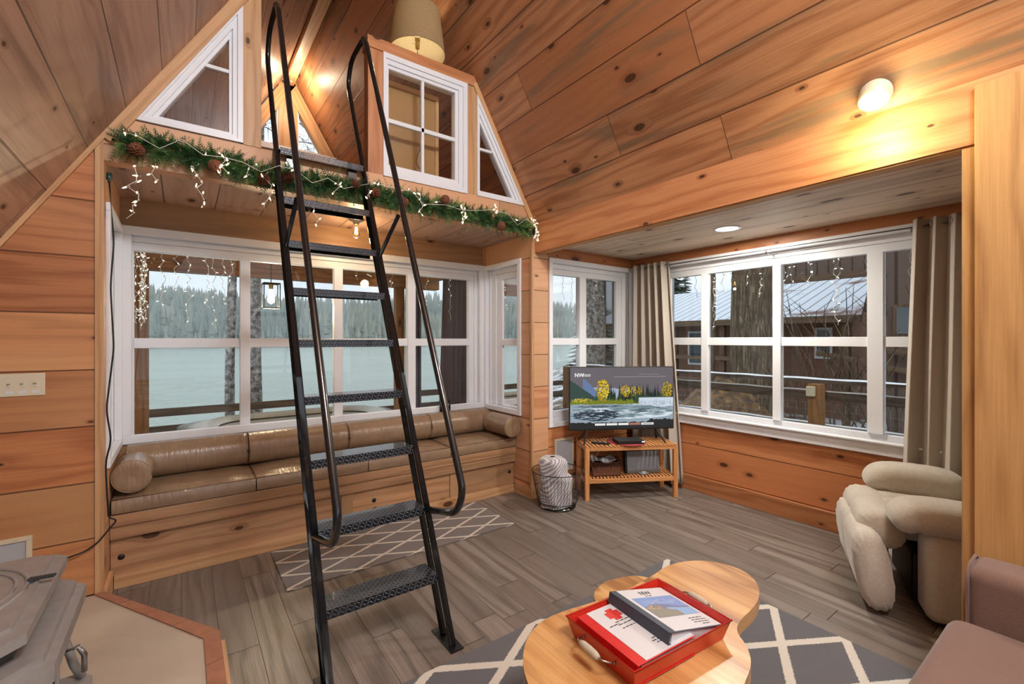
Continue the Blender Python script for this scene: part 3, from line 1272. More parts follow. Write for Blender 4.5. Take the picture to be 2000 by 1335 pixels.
def flat_art(root, name, x0, x1, y0, y1, mapf, layers, seed=1, label=None):
    """a printed picture: stacked flat shapes. layers: (material, kind, params)"""
    b = MB()
    rnd = random.Random(seed)
    W_, H_ = x1 - x0, y1 - y0
    k = 0
    for mat, kind, p in layers:
        dz = k * .00012
        k += 1
        P = lambda u, v: mapf(x0 + W_ * min(max(u, 0), 1), y0 + H_ * min(max(v, 0), 1), dz)
        if kind == 'rect':
            u0, v0, u1, v1 = p
            b.face([P(u0, v0), P(u1, v0), P(u1, v1), P(u0, v1)], [(u0, v0), (u1, v0), (u1, v1), (u0, v1)], mat)
        elif kind == 'ridge':
            u0, u1, n, base, fn = p
            for i in range(n):
                ua, ub = u0 + (u1 - u0) * i / n, u0 + (u1 - u0) * (i + 1) / n
                va, vb = fn(ua, rnd), fn(ub, rnd)
                b.face([P(ua, base), P(ub, base), P(ub, vb), P(ua, va)], [(ua, base), (ub, base), (ub, vb), (ua, va)], mat)
        elif kind == 'firs':
            u0, u1, n, base, h0, h1, w = p
            for i in range(n):
                u = rnd.uniform(u0, u1)
                h = rnd.uniform(h0, h1)
                b.face([P(u - w, base), P(u + w, base), P(u, base + h)], [(0, 0), (1, 0), (.5, 1)], mat)
        elif kind == 'blob':
            for (u, v, ru, rv, n) in p:
                for i in range(n):
                    a = rnd.random() * 2 * PI
                    q = math.sqrt(rnd.random())
                    cu, cv = u + ru * q * math.cos(a), v + rv * q * math.sin(a)
                    s1, s2 = ru * rnd.uniform(.07, .2), rv * rnd.uniform(.05, .14)
                    b.face([P(cu - s1, cv), P(cu, cv - s2), P(cu + s1, cv), P(cu, cv + s2)], [(0, 0)] * 4, mat)
    o = b.build(name, root, local=True)
    if label:
        tag(o, label)
    return o


def flat(name, col, e=0.0, rough=.4):
    g = G(name)
    if e:
        return g.out((0, 0, 0, 1), .25, emit=col, estr=e, spec=.3)
    return g.out(col, rough)


P1 = [(flat('print sky', c(126, 156, 214)), 'rect', (0, 0, 1, 1)),
      (flat('print pale sky', c(168, 190, 228)), 'blob', [(.5, .72, .4, .12, 60)]),
      (flat('print hills', c(118, 124, 160)), 'ridge', (0, 1, 24, .0, lambda u, r: .52 + .12 * math.sin(u * 5) + r.uniform(-.02, .02))),
      (flat('print lake', c(140, 178, 222)), 'ridge', (.45, 1, 16, .0, lambda u, r: .42 - .2 * (u - .45) + r.uniform(-.01, .01))),
      (flat('print ground', c(140, 138, 128)), 'ridge', (0, .62, 20, .0, lambda u, r: .44 - .5 * u ** 2 + r.uniform(-.03, .03))),
      (flat('print gold', c(218, 190, 120)), 'blob', [(.22, .48, .2, .10, 60)])]
flat_art(bb_, 'painting_print', -.095, .125, -.06, .075, lambda a, q, d: (a, q, zt + .0004 + d), P1, 3)

# ------------------------------------------------------------------ TV stand group
AZ = math.atan2(-.435, .77)
st = E('tv_stand', 'slatted wooden two-shelf stand carrying the television in the corner', 'tv stand', (3.03, 3.0, 0), AZ)
for (x, y) in ((0, 0), (.865, 0), (0, .30), (.865, .30)):
    b = MB()
    b.box(x, y, 0, x + .04, y + .04, .497, M['bamboo'], 2)
    b.build('leg', st, local=True, bevel=.003)
for z in (.20, .50):
    b = MB()
    b.box(.04, .002, z - .04, .865, .02, z - .002, M['bamboo'], 0)
    b.box(.04, .32, z - .04, .865, .338, z - .002, M['bamboo'], 0)
    b.box(.004, .04, z - .04, .022, .30, z - .002, M['bamboo'], 1)
    b.box(.883, .04, z - .04, .901, .30, z - .002, M['bamboo'], 1)
    b.build('rail', st, local=True, bevel=.002)
    b = MB()
    n = 24
    x0, x1 = (.0, .905) if z > .4 else (.042, .863)
    y0, y1 = (-.004, .344) if z > .4 else (.02, .32)
    for i in range(n):
        xa = x0 + (x1 - x0) * i / n
        b.box(xa + .007, y0, z - .002, xa + (x1 - x0) / n - .007, y1, z + .008, M['bamboo'], 1)
    b.build('slat_shelf', st, local=True, bevel=.0015)

tv = E('television', 'flat black television showing a river and autumn trees', 'television', tuple(Vector((3.03, 3.0, .509))), AZ)
b = MB()
tx0, tx1, tz0, tz1, ty = -.12, .927, .121, .73, .13
b.box(tx0, ty, tz0, tx1, ty + .035, tz1, M['blackm'])
b.box(.15, ty + .03, tz0 + .03, .66, ty + .07, tz1 - .2, M['blackm'])
b.build('case', tv, local=True, bevel=.004)
for (xa, xb) in ((.0, .06), (.80, .74)):
    b = MB()
    b.bar((xb, ty + .018, tz0 + .01), (xa, ty - .085, .006), .016, .012, M['blackm'])
    b.bar((xb, ty + .018, tz0 + .01), (xa, ty + .12, .006), .016, .012, M['blackm'])
    b.build('foot', tv, local=True, bevel=.002)
EM = lambda n, col, e=.85: flat('screen ' + n, col, e)
LAY = [(EM('sky', c(108, 102, 108)), 'rect', (0, 0, 1, 1)),
       (EM('haze', c(164, 176, 196)), 'ridge', (.0, .62, 20, .3, lambda u, r: .62 + .12 * (.5 - abs(u - .25)) + r.uniform(-.01, .01))),
       (EM('blue hill', c(104, 126, 164)), 'ridge', (.12, .34, 12, .3, lambda u, r: .84 - 1.6 * abs(u - .12) + r.uniform(-.01, .01))),
       (EM('dark hill', c(58, 78, 72)), 'ridge', (.0, .36, 22, .3, lambda u, r: .80 - 1.2 * u + r.uniform(-.01, .01))),
       (EM('firs', c(38, 52, 46)), 'firs', (.36, 1, 90, .4, .18, .36, .014)),
       (EM('firs2', c(58, 80, 48)), 'firs', (.24, 1, 70, .4, .1, .24, .012)),
       (EM('olive', c(120, 128, 40)), 'ridge', (0, 1, 50, .38, lambda u, r: .46 + r.uniform(-.02, .03) - (.05 if u > .6 else 0))),
       (EM('amber', c(176, 140, 36)), 'blob', [(.31, .63, .06, .18, 150), (.53, .61, .05, .10, 80), (.61, .61, .03, .09, 50), (.67, .61, .026, .08, 50), (.94, .63, .055, .13, 80)]),
       (EM('yellow', c(214, 186, 40)), 'blob', [(.31, .64, .055, .17, 60), (.53, .62, .045, .09, 30), (.61, .62, .025, .08, 16), (.67, .62, .022, .07, 16), (.94, .64, .05, .12, 26), (.12, .47, .1, .035, 40)]),
       (EM('olive leaves', c(112, 116, 40)), 'blob', [(.30, .6, .055, .16, 30), (.53, .6, .05, .08, 14), (.94, .6, .05, .12, 30)]),
       (EM('gold', c(240, 214, 80)), 'blob', [(.33, .64, .045, .14, 24), (.54, .62, .035, .07, 12), (.1, .47, .09, .03, 30)]),
       (EM('water', c(150, 166, 178)), 'ridge', (0, 1, 60, .0, lambda u, r: .40 + r.uniform(-.01, .01))),
       (EM('fall', c(206, 218, 230)), 'rect', (.66, .36, 1, .505)),
       (EM('fall lines', c(160, 176, 196)), 'firs', (.66, 1, 60, .37, .05, .13, .004)),
       (EM('fall top', c(96, 108, 116)), 'rect', (.66, .50, 1, .512)),
       (EM('foam', c(216, 226, 234)), 'blob', [(.62, .24, .36, .08, 260), (.2, .30, .2, .05, 90), (.8, .38, .2, .04, 60)]),
       (EM('eddy', c(112, 134, 140)), 'blob', [(.5, .28, .5, .1, 120)]),
       (EM('rocks', c(52, 60, 74)), 'blob', [(.25, .22, .22, .09, 150), (.72, .29, .1, .03, 60), (.9, .33, .08, .015, 20), (.3, .365, .25, .02, 90)]),
       (EM('bank', c(46, 46, 48)), 'ridge', (0, 1, 30, .0, lambda u, r: (.1 if u < .75 else .14) + r.uniform(-.01, .015))),
       (EM('tile', c(226, 226, 224), .9), 'rect', (.235, .052, .335, .088)), (EM('tile2', c(226, 226, 224), .9), 'rect', (.345, .052, .45, .088)),
       (EM('tile3', c(226, 226, 224), .9), 'rect', (.46, .052, .56, .088)), (EM('tile4', c(166, 112, 96), .9), 'rect', (.568, .052, .675, .088)),
       (EM('tile5', c(226, 226, 224), .9), 'rect', (.683, .052, .805, .088)),
       (EM('line', c(176, 172, 174), .9), 'rect', (.42, .845, .93, .85)), (EM('line2', c(170, 168, 170), .9), 'rect', (.66, .885, .86, .889)),
       (EM('tiny', c(60, 60, 60), .5), 'rect', (.70, .067, .79, .074))]
sc_ = flat_art(tv, 'screen', tx0 + .008, tx1 - .008, tz0 + .014, tz1 - .008, lambda a, q, d: (a, ty - .0006 - d, q), LAY, 9, 'lit screen with a river picture')
M['txt'] = flat('screen text', c(240, 240, 240), .9)
text('NW', .05, (tx0 + .05, ty - .0045, .635), (PI / 2, 0, 0), M['txt'], 'logo_text', tv, bold=.0012)
lines(tv, 0, [], M['txt']) if False else None
b = MB()
for i, (xa, xb, zz) in enumerate(((.0, .018, .652), (.022, .04, .652), (.044, .06, .652), (.064, .082, .652), (.0, .02, .64), (.025, .05, .64), (.055, .08, .64))):
    b.box(tx0 + .125 + xa, ty - .0045, zz, tx0 + .125 + xb, ty - .004, zz + .006, M['txt'])
b.build('small_text', tv, local=True)

ob = MB()
ob.box(-.13, -.08, 0, .13, .08, .034, M['blackm'])
r_ = E('cable_box', 'slim black set-top box on the red mat beneath the television', 'set-top box', (3.03 + .45 * math.cos(AZ) - .1 * math.sin(AZ), 3.0 + .45 * math.sin(AZ) + .1 * math.cos(AZ), .512), AZ)
ob.build('case', r_, local=True, bevel=.003)
ob = MB()
ob.box(.10, -.0915, .018, .13, -.09, .03, M['txt'])
ob.build('badge', r_, local=True)
mt = MB()
cx_, cy_ = 3.03 + .45 * math.cos(AZ) - .15 * math.sin(AZ), 3.0 + .45 * math.sin(AZ) + .15 * math.cos(AZ)
mt.lathe([(0, 0), (.185, 0), (.185, .003), (0, .003)], (cx_, cy_, .5085), plain('red felt', c(160, 60, 62), .9), 40)
tag(mt.build('place_mat'), 'round red mat on the top of the stand', 'mat')


def at_stand(x, y, z):
    return (3.03 + x * math.cos(AZ) - y * math.sin(AZ), 3.0 + x * math.sin(AZ) + y * math.cos(AZ), z)


rm = E('remote_control', 'black remote control lying on the left of the stand top', 'remote', at_stand(.17, .08, .509), AZ - .5)
b = MB()
b.box(-.085, -.02, 0, .085, .02, .018, M['blackm'])
b.build('body', rm, local=True, bevel=.006)
b = MB()
for i in range(7):
    for j in range(3):
        b.box(-.07 + i * .02, -.013 + j * .01, .018, -.062 + i * .02, -.007 + j * .01, .0205, M['steel' if (i + j) % 4 == 0 else 'ivory'] if (i * j) % 3 == 0 else M['blackm'])
b.build('buttons', rm, local=True)

M['wicker'] = plain('dark wicker', c(110, 68, 48), .6, nscale=120, var=.4, bump=.6)
bk = E('wicker_basket', 'brown wicker basket on the lower shelf of the stand', 'basket', at_stand(.22, .15, .209), AZ)
b = MB()
w0, d0_, h0 = .145, .11, .135
for i in range(34):
    t = i / 34
    per = 2 * (2 * w0 + 2 * d0_) * t

    def at_per(s, w, d):
        s = s % (4 * w + 4 * d)
        for (L, f) in ((2 * w, lambda q: (-w + q, -d)), (2 * d, lambda q: (w, -d + q)), (2 * w, lambda q: (w - q, d)), (2 * d, lambda q: (-w, d - q))):
            if s <= L:
                return f(s)
            s -= L
        return (-w, -d)
for i in range(60):
    s = 4 * (w0 + d0_) * i / 60
    p = at_per(s, w0, d0_)
    b.tube([(p[0] * .9, p[1] * .9, .004), (p[0], p[1], h0 * .72)], .0032, M['wicker'], 5)
for zz, k in ((.006, .9), (.095, .99), (.102, 1.0), (.11, 1.0), (.118, 1.01), (.126, 1.02), (.134, 1.03)):
    b.tube([(-w0 * k, -d0_ * k, zz), (w0 * k, -d0_ * k, zz), (w0 * k, d0_ * k, zz), (-w0 * k, d0_ * k, zz)], .005, M['wicker'], 6, closed=True)
b.box(-w0 * .87, -d0_ * .87, .0, w0 * .87, d0_ * .87, .012, M['wicker'])
for sx in (-1, 1):
    b.box(sx * w0 * .92 - .003, -d0_ * .9, .01, sx * w0 * .92 + .003, d0_ * .9, .125, M['wicker'])
    b.box(-w0 * .9, sx * d0_ * .92 - .003, .01, w0 * .9, sx * d0_ * .92 + .003, .125, M['wicker'])
b.build('weave', bk, local=True)
b = MB()
b.grid(lambda u, v: Vector((-w0 * .9 + 1.8 * w0 * u, -d0_ * .9 + 1.8 * d0_ * v, .135 + .02 * math.sin(u * 9) * math.cos(v * 7) + .012 * mnoise.noise(Vector((u * 8, v * 8, 0))))), 16, 12,
       plain('clear wrap', c(150, 152, 158), .2, nscale=25, var=.4, bump=.5))
b.build('liner', bk, local=True)

M['mesh'] = plain('speaker mesh', c(132, 138, 146), .4, .3, nscale=300, var=.3, bump=.3)
dk = E('speaker_dock', 'silver grey speaker dock with a sloping front on the lower shelf', 'speaker', at_stand(.60, .11, .209), AZ)
b = MB()
b.obox((-.17, 0, .0), (.34, 0, 0), (0, .03, .21), (0, .06, -.008), M['blackm'], 0)
b.build('body', dk, local=True, bevel=.004)
b = MB()
b.obox((-.155, -.004, .03), (.325, 0, 0), (0, .026, .18), (0, -.003, 0), M['mesh'], 0)
b.build('grille', dk, local=True)
b = MB()
b.obox((-.155, -.008, .004), (.325, 0, 0), (0, .004, .028), (0, .006, 0), M['steel'], 0)
b.lathe([(0, 0), (.055, 0), (.055, .012), (.03, .016), (0, .016)], (.0, -.005, .002), M['mesh'], 24)
b.box(-.02, -.035, .016, .02, -.015, .024, M['ivory'])
b.build('cradle', dk, local=True)

cab = MB()
rnd = random.Random(4)
for i in range(5):
    x = .28 + i * .1
    bez.r = .05
    cab.tube(bez([Vector(at_stand(x, .33, .47)), Vector(at_stand(x + rnd.uniform(-.06, .06), .36, .38)), Vector(at_stand(x + rnd.uniform(-.1, .1), .345, .30)), Vector(at_stand(x + .05, .35, .22))], 4), .003,
             M['blackm' if i % 2 else 'ivory'], 6)
tag(cab.build('hanging_cables'), 'tangle of thin cables hanging behind the television stand', 'cable')

# wire basket with blanket
wk = E('wire_basket', 'round black wire basket on the floor beside the stand', 'basket', (2.745, 3.07, 0))
CX, CY = 2.745, 3.07
b = MB()
rb0, rt0, hb0 = .16, .232, .325
for k in range(44):
    t = 2 * PI * k / 44
    b.tube([(CX + math.cos(t) * rb0, CY + math.sin(t) * rb0, .012), (CX + math.cos(t) * (rb0 + .02), CY + math.sin(t) * (rb0 + .02), .06),
            (CX + math.cos(t) * rt0, CY + math.sin(t) * rt0, hb0)], .0017, M['black'], 5)
b.build('wires', wk)
for z, r, q in ((.006, rb0, .005), (.055, rb0 + .018, .004), (hb0, rt0, .004)):
    b = MB()
    b.tube([(CX + math.cos(t) * r, CY + math.sin(t) * r, z) for t in [2 * PI * k / 48 for k in range(48)]], q, M['black'], 8, closed=True)
    b.build('hoop', wk)
b = MB()
b.lathe([(0, .004), (rb0, .004), (rb0, .008), (0, .008)], (CX, CY, 0), M['black'], 32)
b.build('base', wk)


def throw():
    g = G('grey and white knit')
    x, y, z = g.sep(g.obj())
    n = g.noise(g.comb(g.m('MULTIPLY', x, 6), y, g.m('MULTIPLY', z, 6)), 1, 3)
    s = g.m('SINE', g.m('ADD', g.m('MULTIPLY', g.m('ADD', g.m('MULTIPLY', x, .75), g.m('MULTIPLY', z, -.65)), 260), g.m('MULTIPLY', n, 26)))
    f = g.step(s, -.3, .3)
    k = g.noise(g.obj(), 260, 2)
    col = g.mix(f, c(156, 152, 162), c(228, 226, 228))
    return g.out(g.mix(g.m('MULTIPLY', k, .3), col, c(120, 118, 126)), .95, 0, g.bump(g.m('ADD', k, f), .5, .006), sheen=.3)


b = MB()


def bl(u, v):
    t = 2 * PI * u
    z = .018 + v * .44
    r = (.148 + .016 * min(1, v * 3)) * (1 - .04 * v)
    cx, cy = CX - .02 - .012 * v, CY - .01
    sx = 1.0
    if z > .26:
        k = min(1, (z - .26) / .05)
        sx = 1 - .22 * k
        cx -= .034 * k
    if v > .88:
        q = (v - .88) / .12
        r *= math.sqrt(max(0, 1 - q * q * .97))
        z = .018 + .88 * .44 + .05 * math.sin(q * PI / 2)
    r *= 1 + .05 * math.sin(5 * t + 7 * v) + .04 * mnoise.noise(Vector((math.cos(t) * 2, math.sin(t) * 2, v * 5)))
    return Vector((cx + math.cos(t) * r * sx, cy + math.sin(t) * r * .8, z))


b.grid(bl, 48, 30, throw())
tag(b.build('throw_blanket', merge=True), 'rolled grey and white knitted blanket standing in the wire basket', 'blanket')

# ------------------------------------------------------------------ curtains
rod = E('curtain_rod', 'thin dark curtain rod above the big bay window', 'curtain rod', (4.055, 1.8, 2.27))
b = MB()
b.tube([(4.055, .2, 2.27), (4.055, 3.27, 2.27)], .009, M['steel'], 10)
b.build('rod', rod)
for y in (.9, 1.86, 3.25):
    b = MB()
    b.tube([(4.055, y, 2.27), (4.055, y, 2.245), (4.115, y, 2.245)], .006, M['steel'], 8)
    b.build('bracket', rod)


def curtain(name, label, x, ys, yb, z1, z0, nf, amp, mat, group=None, rings=True, org=None, cat='curtain'):
    root = E(name, label, cat, (x, (ys[0] + ys[1]) / 2, z0), group=group)
    b = MB()

    def f(u, v):
        t = v
        y0 = ys[0] * t + yb[0] * (1 - t)
        y1 = ys[1] * t + yb[1] * (1 - t)
        ph = u * nf * 2 * PI
        a = amp * (1 + .35 * (1 - t)) * (1 + .3 * math.sin(u * 7.3))
        return Vector((x - .01 + a * math.sin(ph) + .01 * math.sin(v * 5 + u * 9) * (1 - t), y0 + (y1 - y0) * (u + .25 / nf / 2 * math.sin(ph * 2 + .7) * .5), z0 + (z1 - z0) * t))
    b.grid(f, nf * 16, 26, mat)
    b.build('panel', root, solid=.003)
    if rings:
        for k in range(nf):
            u = (k + .25) / nf
            p = f((k + .0) / nf, (z1 - .045 - z0) / (z1 - z0))
            g_ = MB()
            g_.tube([(x + .0, p.y + .0 * k, z1 - .04) if False else (p.x + .03 * math.cos(t) * 0 + .024 * math.cos(t), p.y, z1 - .043 + .024 * math.sin(t)) for t in [2 * PI * q / 16 for q in range(16)]],
                    .003, M['steel'], 6, closed=True)
            g_.build('grommet', root)
    return root


curtain('drape', 'taupe grommet curtain gathered in the corner behind the television', 4.055, (2.82, 3.25), (2.66, 3.26), 2.31, .045, 5, .038, M['curtain'], 'bay window curtains')
curtain('drape', 'taupe grommet curtain gathered at the right behind the recliner', 4.055, (.42, .885), (.42, .955), 2.315, .05, 5, .04, M['curtain'], 'bay window curtains')

# ------------------------------------------------------------------ wall fittings
pw = MB()
sw = E('switch_plate', 'ivory plate with a row of toggle switches on the left wall', 'light switch', (-.70, YW, 1.27))
b = MB()
b.box(-.83, YW - .007, 1.212, -.574, YW, 1.328, M['ivory'])
b.build('plate', sw, bevel=.004)
for i in range(5):
    x = -.574 - .035 - i * .0465
    b = MB()
    b.box(x - .005, YW - .010, 1.26, x + .005, YW - .007, 1.284, M['ivory'])
    b.obox((x - .004, YW - .007, 1.27), (.008, 0, 0), (0, -.014, .008), (0, .0, .009), M['ivory'], 0)
    b.build('toggle', sw)
    b = MB()
    b.box(x - .014, YW - .0078, 1.228, x + .014, YW - .007, 1.24, M['paper'])
    b.build('sticker', sw)


def heater(label, x0, x1, z0, z1):
    r = E('wall_heater', label, 'heater', ((x0 + x1) / 2, YW, z0))
    b = MB()
    for q in ((x0, z0, x1, z0 + .022), (x0, z1 - .022, x1, z1), (x0, z0 + .022, x0 + .022, z1 - .022), (x1 - .022, z0 + .022, x1, z1 - .022)):
        b.box(q[0], YW - .02, q[1], q[2], YW, q[3], M['ivory'])
    b.build('frame', r, bevel=.003)
    b = MB()
    b.box(x0 + .022, YW - .012, z0 + .022, x1 - .022, YW - .001, z1 - .022, M['greyp'])
    b.build('grille', r)


heater('ivory framed grey heater panel on the left wall behind the stove', -1.02, -.62, .17, .498)
heater('ivory framed grey heater panel on the wall behind the wire basket', 2.942, 3.19, .20, .525)

# extension cord
bez.r = .05
CP = [(-.321, 3.30, 2.37), (-.304, 3.33, 2.046), (-.318, 3.33, 1.791), (-.304, 3.33, 1.452), (-.335, 3.32, 1.115), (-.313, 3.32, .944), (-.338, 3.32, .835), (-.332, 3.32, .665), (-.325, 3.32, .52),
      (-.29, 3.33, .50), (-.371, 3.315, .395), (-.42, 3.32, .362), (-.50, 3.30, .35)]
ec = E('extension_cord', 'black extension cord hanging down the trim left of the bench', 'cord', (-.32, 3.32, .35))
b = MB()
b.tube(bez(CP, 5), .0042, M['blackm'], 8)
b.build('cable', ec)
b = MB()
b.tube([(-.321, 3.30, 2.36), (-.321, 3.30, 2.375), (-.321, 3.30, 2.41)], [.008, .014, .013], plain('dark green plug', c(34, 66, 62), .4), 8)
b.build('socket', ec)


# ------------------------------------------------------------------ garland with lights
M['needle'] = plain('fir needles', c(52, 92, 50), .6, nscale=14, var=.45, bump=0)
M['needle2'] = plain('cedar sprigs', c(104, 140, 76), .6, nscale=14, var=.3, bump=0)
M['cone'] = plain('pine cone scales', c(120, 74, 52), .8, nscale=60, var=.4, bump=0)
M['wirew'] = plain('white light wire', c(226, 226, 222), .5, bump=0)
M['bulbw'] = emit('warm fairy bulb', (1, .72, .42, 1), 5, c(240, 230, 210))
M['bulbo'] = emit('cool fairy bulb', (1, .95, .86, 1), 1.6, c(240, 240, 235))
GP = [(-.32, 2.60), (-.2, 2.59), (-.06, 2.60), (.189, 2.585), (.497, 2.56), (.815, 2.572), (1.175, 2.569), (1.588, 2.566), (2.066, 2.55), (2.45, 2.53), (2.64, 2.52)]


def gz(x):
    for (a, za), (q, zq) in zip(GP, GP[1:]):
        if a <= x <= q:
            return za + (zq - za) * (x - a) / (q - a)
    return GP[0][1] if x < GP[0][0] else GP[-1][1]


ga = E('garland', 'green fir garland with pine cones along the loft beam', 'garland', (1.15, 3.29, 2.5))
b = MB()
rnd = random.Random(12)
b.tube([(x, 3.305, gz(x)) for x in [-.31 + i * .1 for i in range(30)]], .008, M['needle'], 6)
for i in range(1250):
    x = rnd.uniform(-.27, 2.6)
    o = Vector((x, 3.300, gz(x)))
    a = rnd.uniform(0, 2 * PI)
    d = Vector((rnd.uniform(-.8, .8), -abs(math.cos(a)) * .55, math.sin(a) * .9)).normalized()
    L = rnd.uniform(.055, .12)
    if rnd.random() < .12:
        L *= 1.4
    side = d.cross(Vector((rnd.uniform(-1, 1), rnd.uniform(-1, 1), rnd.uniform(-1, 1)))).normalized()
    mt_ = M['needle'] if rnd.random() < .72 else M['needle2']
    o = o + d * .012
    droop = Vector((0, 0, -.25 * L * rnd.random()))
    for k in range(7):
        t = (k + 1) / 7.5
        p = o + d * (L * t) + droop * t * t
        nl = .034 * (1.15 - t)
        for sg in (-1, 1):
            tip = p + side * sg * nl + d * .016
            w = d * .0045
            b.face([p - w, tip, p + w], [(0, 0)] * 3, mt_)
    e = o + d * L + droop
    b.face([o - side * .002, e, o + side * .002], [(0, 0)] * 3, mt_)
b.build('sprigs', ga)
cone = MB()
for k in range(70):
    t = k / 70
    a = k * 2.4
    z = -.03 + .062 * t
    r = .036 * math.sin(PI * (.12 + .8 * t)) ** .7
    d = Vector((math.cos(a), math.sin(a), 0))
    s_ = Vector((-math.sin(a), math.cos(a), 0))
    cen = Vector((0, 0, z))
    cone.face([cen + d * r * .4 - s_ * .006, cen + d * r + Vector((0, 0, .004)) - s_ * .008, cen + d * (r + .004) + Vector((0, 0, .01)), cen + d * r + Vector((0, 0, .004)) + s_ * .008, cen + d * r * .4 + s_ * .006],
              [(0, 0)] * 5, M['cone'])
cone.lathe([(0, -.03), (.012, -.02), (.016, 0), (.01, .022), (0, .032)], (0, 0, 0), M['cone'], 10)
c0 = None
for i, (x, z) in enumerate([(-.199, 2.535), (.411, 2.508), (.98, 2.59), (1.12, 2.56), (1.685, 2.61), (2.231, 2.48), (.162, 2.53), (1.35, 2.53), (.56, 2.55)]):
    if c0 is None:
        c0 = cone.build('pine_cone', ga, local=True)
        q = c0
    else:
        q = c0.copy()
        COL.objects.link(q)
    q.location = Vector((x, 3.215, z)) - ga.location
    q.rotation_euler = (1.2 + i * .5, .4 * i, i)

BULB = MB()
BULB.lathe([(0, 0), (.0028, .001), (.0032, .008), (.0022, .013), (0, .019)], (0, 0, 0), M['bulbw'], 6)
BULB.tube([(0, 0, -.012), (0, 0, .001)], .0030, M['wirew'], 6)
BO = {}


def light_string(name, label, strands, top, matb, seed, group=None, nb=8, sc=1.0, wob=.02, loc=None, kinds='x', wire='wirew'):
    """strands: (a, ztop, zbot); top: polyline of the horizontal lead; bulbs are parts"""
    rnd = random.Random(seed)
    loc = loc or top[0]
    root = E(name, label, 'string lights', loc, group=group)
    b = MB()
    wr = .0022 * sc if matb == 'bulbo' else .0016 * sc
    if len(top) > 1:
        b.tube(top, wr, M[wire], 5)
    pos = []
    for (P, L, n) in strands:
        P = Vector(P)
        pts = [P]
        k = max(2, int(L / .035))
        for i in range(1, k + 1):
            pts.append(P + Vector((rnd.uniform(-wob, wob) * (0 if kinds == 'y' else 1), rnd.uniform(-wob, wob) * (1 if kinds == 'y' else .3), -L * i / k)))
        b.tube(pts, wr, M[wire], 5)
        for i in range(n):
            p = pts[min(len(pts) - 1, 1 + int((len(pts) - 1) * i / n))]
            pos.append(p + Vector((rnd.uniform(-.008, .008), -.004, rnd.uniform(-.008, .008))))
    if len(top) > 1 and nb:
        for i in range(nb):
            t = rnd.random() * (len(top) - 1)
            q = int(t)
            pos.append(Vector(top[q]).lerp(Vector(top[min(q + 1, len(top) - 1)]), t - q) + Vector((rnd.uniform(-.015, .015), -.012, rnd.uniform(-.02, .03))))
    b.build('wire', root)
    if matb not in BO:
        mb = MB()
        mb.lathe([(0, 0), (.0030, .001), (.0034, .009), (.0022, .015), (0, .021)], (0, 0, 0), M[matb], 6)
        mb.tube([(0, 0, -.012), (0, 0, .001)], .0032, M['wirew'], 6)
        tmp = mb.build('bulb', None)
        BO[matb] = tmp.data
        bpy.data.objects.remove(tmp, do_unlink=True)
    for p in pos[:98]:
        o = bpy.data.objects.new('bulb', BO[matb])
        COL.objects.link(o)
        o.parent = root
        o.location = p - Vector(loc)
        o.rotation_euler = (rnd.uniform(0, 6.28), rnd.uniform(0, 6.28), 0)
        o.scale = (sc, sc, sc)
    return root


rnd = random.Random(3)
topw = [(x, 3.205 + rnd.uniform(-.01, .01), gz(x) + rnd.uniform(-.035, .06)) for x in [-.30 + i * .1 for i in range(30)]]
ST = [(-.214, 2.47, .32, 8), (-.12, 2.50, .12, 4), (.081, 2.52, .25, 8), (.21, 2.63, .14, 5), (.205, 2.62, .13, 4), (.437, 2.55, .24, 5), (.713, 2.42, .16, 5), (1.475, 2.64, .2, 6), (1.836, 2.60, .15, 7), (1.845, 2.6, .15, 4),
      (2.164, 2.66, .08, 4), (2.587, 2.62, .22, 9), (2.60, 2.60, .2, 6), (.86, 2.60, .1, 3), (1.05, 2.60, .1, 3), (.33, 2.6, .1, 2)]
light_string('fairy_lights', 'white icicle fairy lights wound through the garland on the loft beam',
             [((x, 3.195, z), L, n) for x, z, L, n in ST], topw, 'bulbw', 5, nb=34, sc=1.2, wob=.028)

# ------------------------------------------------------------------ lamps
M['brassd'] = plain('aged brass', c(200, 176, 120), .35, .8, bump=0)


def shade_mat():
    g = G('linen lamp shade')
    u, v, _ = g.uv()
    n = g.m('ADD', g.noise(g.comb(g.m('MULTIPLY', u, 260), g.m('MULTIPLY', v, 60)), 1, 2), g.noise(g.comb(g.m('MULTIPLY', u, 60), g.m('MULTIPLY', v, 900)), 1, 2))
    col = g.mix(g.m('MULTIPLY', n, .5), c(132, 112, 82), c(216, 194, 156))
    d = g.node('ShaderNodeBsdfDiffuse', {'Color': col})
    t = g.node('ShaderNodeBsdfTranslucent', {'Color': col})
    mx = g.node('ShaderNodeMixShader', {0: .42, 1: d.outputs[0], 2: t.outputs[0]})
    g.node('ShaderNodeOutputMaterial', {'Surface': mx.outputs[0]})
    return g.mat


